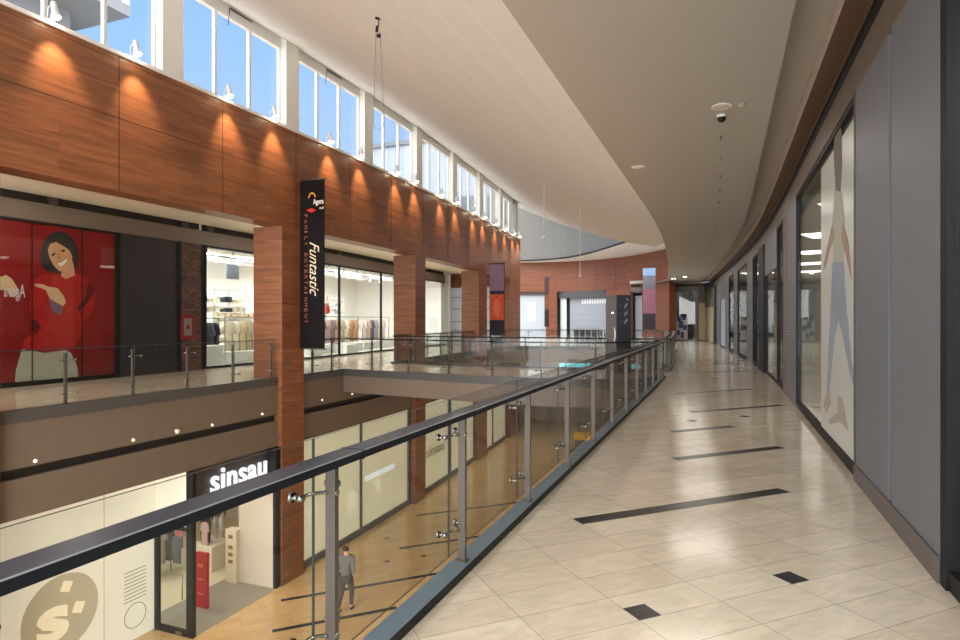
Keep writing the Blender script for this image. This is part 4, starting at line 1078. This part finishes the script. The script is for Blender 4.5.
V2=[(0,0,.86),(0,0,1.12),(0,.01,1.33),(0,.015,1.41),(.17,0,1.38),(.225,-.08,1.12),(.225,-.03,.95),(-.17,0,1.38),(-.225,.06,1.12),(-.215,.16,.97)]
skin_body('jacket',V2,[(0,1),(1,2),(2,3),(2,4),(4,5),(5,6),(2,7),(7,8),(8,9)],[.175,.15,.16,.075,.075,.06,.045,.075,.06,.045],mat('grey_jacket',(104,102,100),.8),r)
V3=[(0,0,.92),(.09,0,.86),(.1,.16,.5),(.1,.08,.12),(-.09,0,.86),(-.1,-.04,.5),(-.1,-.28,.17)]
skin_body('trousers',V3,[(0,1),(1,2),(2,3),(0,4),(4,5),(5,6)],[.145,.105,.075,.055,.105,.075,.055],mat('dark_trousers',(70,64,60),.8),r)
for sx,sy,sz in ((.1,.13,.045),(-.1,-.22,.08)):
    skin_body('shoe',[(sx,sy-.07,sz),(sx,sy+.05,sz-.005),(sx,sy+.13,sz-.015)],[(0,1),(1,2)],[.05,.045,.03],mat('dark_shoe',(40,36,34),.6),r,1)
V4=[(0,.0,1.66),(0,-.03,1.6),(0,-.05,1.53)]
skin_body('hair',V4,[(0,1),(1,2)],[.075,.095,.07],mat('dark_hair',(44,36,32),.7),r)
# far ground-level walls
b=B(); b.u(36.5,60,-12,-11.7,GZ,-1.9); struct(b.make('wall_left',[mat('low_wall',(150,140,120),.6)],keep=True))
b=B(); b.u(-5,45,1.5,1.7,GZ,-1.9); struct(b.make('wall_right',[MATS['low_wall']],keep=True))
b=B(); b.u(44,44.3,-12,1.5,GZ,-.95); struct(b.make('wall_far',[MATS['low_wall']],keep=True))
for i,(u0,w0,w1) in enumerate(((43.9,-9.5,-7.2),(43.9,-6.0,-3.6))):
    b=B(); b.u(u0-.05,u0,w0,w1,-1.9,-1.35); tag(b.make('light_box',[emis('cyan_box',(120,200,215),.9)]),'cyan lit sign box far below, beyond the bridge, '+['left','right'][i],'sign','cyan sign boxes')
# kiosk with yellow top
u,w=at_z(582,462,GZ) if False else at_z(582,452,GZ)
r=thing('kiosk',G(u,w,GZ),'small grey kiosk with a yellow top on the ground floor','kiosk')
b=B(); b.u(u-.35,u+.35,w-.35,w+.35,GZ,GZ+.75); b.make('body',[mat('kiosk_grey',(110,112,112),.5)],r)
b=B(); b.u(u-.42,u+.42,w-.42,w+.42,GZ+.75,GZ+1.05); b.make('yellow_top',[mat('kiosk_yellow',(230,176,40),.5)],r)

# ================================================================ FAR DRUM
arc=smooth([(1.5,58.6),(4,58.2),(7,57.5),(9.5,56.2),(11.5,54.2),(13,51.3),(13.9,48.4),(14.15,46)],2)
def arc_at(px):
    k=(px-480)/FPX
    for a,c in zip(arc,arc[1:]):
        d0=a[0]-k*a[1]; d1=c[0]-k*c[1]
        if d0<=0<=d1 or d1<=0<=d0:
            t=d0/(d0-d1) if d0!=d1 else 0; return (a[0]+(c[0]-a[0])*t,a[1]+(c[1]-a[1])*t)
    return arc[-1] if k>0.2 else arc[0]
b=B(); b.sweep(arc,[(0,4.28),(0,7.05),(-.3,7.05),(-.3,4.28)]); struct(b.make('wall_far',[WOODF],keep=True))
b=B()
for px in (555,576,596,615):
    p=arc_at(px); q=arc_at(px+.5); XYbox(b,p,q,.01,4.28,7.03,0,.0)
struct(b.make('trim_14',[mat('joint_soft',(120,62,38),.6)],keep=True))
def seg(px0,px1,z0,z1,m,name,label,cat,th=.3,push=-.25,parent=None,n=1):
    b=B(); p=arc_at(px0); q=arc_at(px1); XYbox(b,p,q,th,z0,z1,0,push)
    o=b.make(name,[m],parent)
    if label: tag(o,label,cat)
    return o
seg(546,557,0,4.28,WOODF,'wood_pier','wood clad pier left of the large roller shutter, far end','pier')
b=B(); 
P=[arc_at(x) for x in (642,646,650,654,658,662,666,668.5)]
b.sweep(P+[arc[-1]],[(0,0),(0,4.3),(-.5,4.3),(-.5,0)]); tag(b.make('wood_pier',[WOODF]),'broad wood clad pier at the right end of the far curved wall','pier')
seg(607,631,0,4.28,WOODF,'wood_pier','wood clad pier behind the black directory totem, far end','pier')
SHUT=tiles('roller_shutter',(158,162,168),(152,156,162),(140,144,150),.35,w=50,h=.16,rot=0,msize=.02,bumpy=0)
r=thing('shopfront',(9,55,0),'white shopfront glimpsed right of the end pier, far end','shopfront')
seg(500,546,0,4.0,mat('pale_front',(176,184,192),.5,emit=.0),'front_panel',None,None,.1,-.5,r)
seg(500,546,4.0,4.28,CURB,'header',None,None,.2,-.4,r)
seg(527,535,1.6,3.3,mat('pale_print',(225,226,224),.5),'window_print',None,None,.05,-.38,r)
r=thing('roller_shutter',(9,55,0),'large closed grey roller shutter in the far curved wall','shutter')
seg(566,607,0,3.7,SHUT,'curtain',None,None,.08,-.8,r)
seg(557,607,3.7,4.28,CURB,'shutter_box',None,None,.3,-.6,r)
seg(559,565,0,3.7,mat('white_jamb',(214,222,226),.5),'jamb',None,None,.1,-.6,r)
b=B()
p=arc_at(571);q=arc_at(606)
for k in range(14):
    t0=k/14;t1=(k+.6)/14; a=(p[0]+(q[0]-p[0])*t0,p[1]+(q[1]-p[1])*t0); c=(p[0]+(q[0]-p[0])*t1,p[1]+(q[1]-p[1])*t1)
    XYbox(b,a,c,.04,3.15,3.55,0,-.68)
b.make('vent_band',[SHOPW],r)
r=thing('roller_shutter',(12,53,0),'small closed grey roller shutter right of the directory totem','shutter')
seg(630,639,0,3.7,SHUT,'curtain',None,None,.08,-.6,r); seg(639,643,0,3.9,MATS['white_jamb'],'jamb',None,None,.1,-.4,r); seg(630,643,3.9,4.28,CURB,'shutter_box',None,None,.3,-.5,r)
r=thing('counter',(9,50,0),'low grey counter with dark fronts before the large shutter','counter')
b=B(); XYbox(b,(7.6,50),(10.4,49.2),.7,.85,1.05); b.make('counter_top',[mat('counter_grey',(150,156,160),.4)],r)
b=B()
for k in range(6):
    a=(7.7+k*.45,50-.03-k*.13); c=(a[0]+.36,a[1]-.1); XYbox(b,a,c,.5,0,.85)
b.make('counter_front',[mat('counter_dark',(46,50,56),.4)],r)
# banners in the drum
def fbanner(px0,px1,Y,z0,z1,label,cols):
    r=thing('hanging_banner',((px0-480)/FPX*Y,Y,z0),label,'banner')
    x0=(px0-480)/FPX*Y; x1=(px1-480)/FPX*Y
    h=(z1-z0); zc=z1
    for i,(fr,c,nm) in enumerate(cols):
        b=B(); b.box(x0,x1,Y,Y+.03,zc-h*fr,zc); b.make(nm,[mat('fb_%s_%d_%d'%(nm,px0,i),c,.6,var=.25,scale=2)],r); zc-=h*fr
    b=B(); b.tube([(x0-.05,Y,z1+.02),(x1+.15,Y+.1,z1+.02)],.02,6); b.make('pole',[STEEL],r)
fbanner(544.5,549,50,1.1,5.1,'narrow dark banner on the far pier left of the shutter',[(.35,(60,30,32),'cloth'),(.3,(110,70,40),'picture'),(.35,(34,26,34),'lower_cloth')])
fbanner(643,655.5,44.5,.95,5.4,'pink city picture banner on the broad far pier',[(.12,(120,150,190),'sky_print'),(.22,(100,96,110),'skyline_print'),(.4,(140,92,108),'pink_field'),(.26,(44,40,48),'dark_print')])
# dome: white ring soffit and grey upper wall
ring=smooth([(1.0,57.6),(3.6,57.2),(7.0,55.2),(8.5,52.2),(9.45,48),(10.2,43),(11.0,38),(11.6,35)],2)
outer=[(p_[0]*1.03,p_[1]*1.02) for p_ in [arc_at(px) for px in (482,500,520,540,560,580,600,620,640,655,666)]]+[(16,44),(17,38),(18,34)]
b=B()
n=len(ring)
def lerp_path(path,n):
    ss,at,L,P=resample(path,1)
    return [at(L*i/(n-1))[0] for i in range(n)]
ro=lerp_path(outer,n)
for i in range(n-1):
    a,c=ring[i],ring[i+1]; b.q([(a[0],a[1],7.06),(c[0],c[1],7.06),(ro[i+1].x,ro[i+1].y,7.06),(ro[i].x,ro[i].y,7.06)])
struct(b.make('ceiling',[mat('ring_white',(232,228,220),.7)],keep=True))
b=B(); b.sweep(ring,[(0,7.06),(0,7.2)],closed=False,mi=1); b.sweep(ring,[(-.12,7.2),(-.12,14)],closed=False,mi=0); struct(b.make('wall_far',[GREYW,BLACK],keep=True))  # black lower strip paints in the shadow gap along the ring
b=B(); b.sweep(arc[:-7],[(-2.6,0),(-2.6,4.9),(-.2,4.9)],closed=False); struct(b.make('wall_far',[mat('dark_back',(92,92,92),.7)],keep=True))
b=B(); b.box(3.4,30,34,62,14,14.1); struct(b.make('ceiling',[GREYW],keep=True))

# directory totem on the bridge
TY=18.9; tx0=(607.5-480)/FPX*TY; tx1=(631-480)/FPX*TY; txm=(617-480)/FPX*TY
r=thing('directory_totem',((tx0+tx1)/2,TY,0),'black directory totem with pale leaf marks standing on the bridge','totem')
b=B(); b.box(txm,tx1,TY,TY+.3,0,2.42); b.make('black_face',[mat('totem_black',(36,38,44),.3)],r)
b=B(); b.box(tx0,txm-.01,TY+.02,TY+.28,0,2.40); b.make('grey_side',[mat('totem_grey',(116,110,110),.35,metal=.3)],r)
b=B()
for k in range(3):
    cx=txm+.27; cz_=2.08-k*.24
    pts=[(cx-.05,cz_-.09),(cx-.01,cz_-.04),(cx+.05,cz_+.02),(cx+.055,cz_+.09),(cx+.0,cz_+.07),(cx-.04,cz_+.0)]
    b.poly(pts,lambda x,z,d:Vector((x,TY-d,z)),.006)
b.make('leaf_mark',[mat('totem_leaf',(122,130,128),.5)],r)
b=B()
for k in range(3): b.lathe((txm+.12,TY-.002,2.1-k*.24),[(0,-.006),(.022,-.006),(.022,0)],10,axis='y')
b.make('dot_mark',[mat('totem_dot',(86,92,96),.5)],r)
b=B(); b.box(txm+.3,txm+.34,TY-.006,TY,2.27,2.29); b.make('arrow_mark',[MATS['letter_white']],r)
b=B(); b.lathe((tx0+.16,TY+.018,1.87),[(0,-.01),(.025,-.01),(.025,0)],10,axis='y'); b.make('lamp_dot',[emis('totem_lamp',(255,255,255),3)],r)
b=B(); b.poly([(tx0+.22,1.0),(tx0+.25,1.12),(tx0+.25,1.3),(tx0+.22,1.42),(tx0+.20,1.42),(tx0+.215,1.3),(tx0+.215,1.12),(tx0+.19,1.0)],lambda x,z,d:Vector((x,TY+.02-d,z)),.006); b.make('curved_mark',[MATS['letter_white']],r)

# ================================================================ OUTSIDE
CONC=mat('concrete_outside',(104,108,114),.8,var=.1,scale=1)
r=thing('concrete_building',G(10,-24,-2),'grey concrete building with a roof overhang outside the first clerestory window','building')
u1,z1=on_wall(70,26,-26); u2,z2=on_wall(130,15,-24); 
b=B(); b.hexa(lambda u,w,z:Vector((w*CA+u*SA,-w*SA+u*CA,z)),-5,u1,-34,-26,0,z1+8); b.make('block',[CONC],r)
b=B(); b.hexa(lambda u,w,z:Vector((w*CA+u*SA,-w*SA+u*CA,z)),-5,u2,-34,-24,z2-.1,z2+1.0); b.make('roof_slab',[CONC],r)
b=B()
for k in range(26):
    uu=u2-.2-k*.7; b.hexa(lambda u,w,z:Vector((w*CA+u*SA,-w*SA+u*CA,z)),uu-.2,uu+.1,-24.02,-23.96,z2+.35,z2+.9)
b.make('roof_fin',[mat('fin_pale',(200,198,190),.7)],r)
r=thing('clad_building',(-8,66,0),'pale metal clad building outside the far clerestory windows','building')
RAW=lambda u,w,z:Vector((w*CA+u*SA,-w*SA+u*CA,z))
b=B(); b.hexa(RAW,62,100,-38.2,-14,0,21.6); b.make('cladding',[tiles('metal_clad',(128,138,148),(122,132,142),(90,98,108),.5,w=.9,h=30,rot=0,msize=.03,bumpy=0)],r)
b=B(); b.hexa(RAW,61.7,100,-38.5,-14,21.6,22.1); b.make('roof_edge',[mat('roof_edge',(80,88,96),.5)],r)
for k in range(5):
    b=B(); b.hexa(RAW,61.94,62.0,-37+k*4.4,-33.4+k*4.4,12.6,15.2); b.make('window_band',[mat('far_window',(60,72,84),.2)],r)

# ================================================================ WORLD + LIGHTS
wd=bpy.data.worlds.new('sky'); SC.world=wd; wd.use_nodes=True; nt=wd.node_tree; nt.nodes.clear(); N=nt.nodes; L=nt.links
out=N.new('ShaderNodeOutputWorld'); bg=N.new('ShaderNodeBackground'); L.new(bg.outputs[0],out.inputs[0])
tc=N.new('ShaderNodeTexCoord'); sep=N.new('ShaderNodeSeparateXYZ'); L.new(tc.outputs['Generated'],sep.inputs[0])
gr=N.new('ShaderNodeValToRGB'); gr.color_ramp.elements[0].position=.0; gr.color_ramp.elements[0].color=srgb(200,220,244); gr.color_ramp.elements[1].position=.55; gr.color_ramp.elements[1].color=srgb(112,172,240)
L.new(sep.outputs['Z'],gr.inputs[0])
no=N.new('ShaderNodeTexNoise'); no.inputs['Scale'].default_value=2.6; no.inputs['Detail'].default_value=6; mp=N.new('ShaderNodeMapping'); mp.inputs['Scale'].default_value=(1,1,2.6); mp.inputs['Location'].default_value=(.3,.1,.2)
L.new(tc.outputs['Generated'],mp.inputs[0]); L.new(mp.outputs[0],no.inputs['Vector'])
cr=N.new('ShaderNodeMapRange'); cr.inputs['From Min'].default_value=.56; cr.inputs['From Max'].default_value=.7; L.new(no.outputs['Fac'],cr.inputs['Value'])
mx=N.new('ShaderNodeMix'); mx.data_type='RGBA'; mx.inputs[7].default_value=srgb(232,236,242); L.new(cr.outputs[0],mx.inputs[0]); L.new(gr.outputs[0],mx.inputs[6])
# unseen bright sky region behind the camera, added to fill the interior
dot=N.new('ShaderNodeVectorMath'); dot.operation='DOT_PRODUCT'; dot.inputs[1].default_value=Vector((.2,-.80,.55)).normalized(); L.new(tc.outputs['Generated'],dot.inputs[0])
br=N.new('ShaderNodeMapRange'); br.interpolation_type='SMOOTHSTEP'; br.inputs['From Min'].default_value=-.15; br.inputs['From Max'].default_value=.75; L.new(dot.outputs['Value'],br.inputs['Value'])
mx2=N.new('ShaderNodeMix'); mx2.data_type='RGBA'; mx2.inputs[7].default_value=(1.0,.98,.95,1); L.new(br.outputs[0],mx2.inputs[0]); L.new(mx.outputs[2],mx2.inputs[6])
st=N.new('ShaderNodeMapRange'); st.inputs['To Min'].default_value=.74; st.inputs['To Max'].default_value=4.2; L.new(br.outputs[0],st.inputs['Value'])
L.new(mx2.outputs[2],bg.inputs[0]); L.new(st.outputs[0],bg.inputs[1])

def area(loc,size,energy,col=(1,.95,.88),sizey=None,aim=None,name='shop_and_fill_lamp'):
    d=bpy.data.lights.new(name,'AREA'); d.energy=energy; d.color=col; d.size=size
    if sizey: d.shape='RECTANGLE'; d.size_y=sizey
    o=bpy.data.objects.new(name,d); COL.objects.link(o); o.location=loc
    if aim is not None: o.rotation_euler=(Vector(aim)-Vector(loc)).to_track_quat('-Z','Y').to_euler()
    return o
# shop ceilings
for u in (18,22,26,30,34): area(G(u,-19.5,4.5),3,230,(1,.98,.95))
area(G(12,-15.5,-2.0),1.6,60,(1,.95,.86)); area(G(12.2,-13.2,-1.95),1.0,30,(1,.95,.86))
# added fill lamps under the opposite gallery and ground level ceilings
for u in (4,10,18,26,34): area(G(u,-14.2,4.83),.5,28,(1,.93,.82))
for u in (5,13,21,29,37): area(G(u,-14.2 if False else -1.0,-1.95),.6,60,(1,.88,.68))
for u in (8,16,24,32): area(G(u,-5.5,-.75) if 16<u<21 else G(u,-1.9,-1.95),.6,40,(1,.85,.62))
for u in (12,18,24,30,36,42): area(G(u,-.6,4.58),1.6,16,(1,.93,.84))  # added soft fill over the walkway, whose near fittings are unlit
for p in ((6,48,6.9),(9.5,47,6.9)): area(p,1.2,55,(1,.93,.82))  # added fill lamps inside the drum, no fitting there
for u in (3,9,17,25,30): area(G(u,4,3.95),.25,22,(1,.9,.72))
area(G(2.5,1.62,3.9),.2,40,(1,.97,.92)); area((14.5,52.5,3.9),1,60,(1,.95,.9))  # first lamp added to lighten the glass at the right edge

# ================================================================ CAMERA
cam=bpy.data.cameras.new('camera'); cam.sensor_width=36; cam.lens=FPX/960*36; cam.clip_start=.05
co=bpy.data.objects.new('camera',cam); COL.objects.link(co); co.location=(0,0,EYE); co.rotation_euler=(math.radians(90),0,0); SC.camera=co
vs=SC.view_settings; vs.view_transform='Standard'; vs.look='None'; vs.gamma=1; vs.use_curve_mapping=False; vs.exposure=0.88
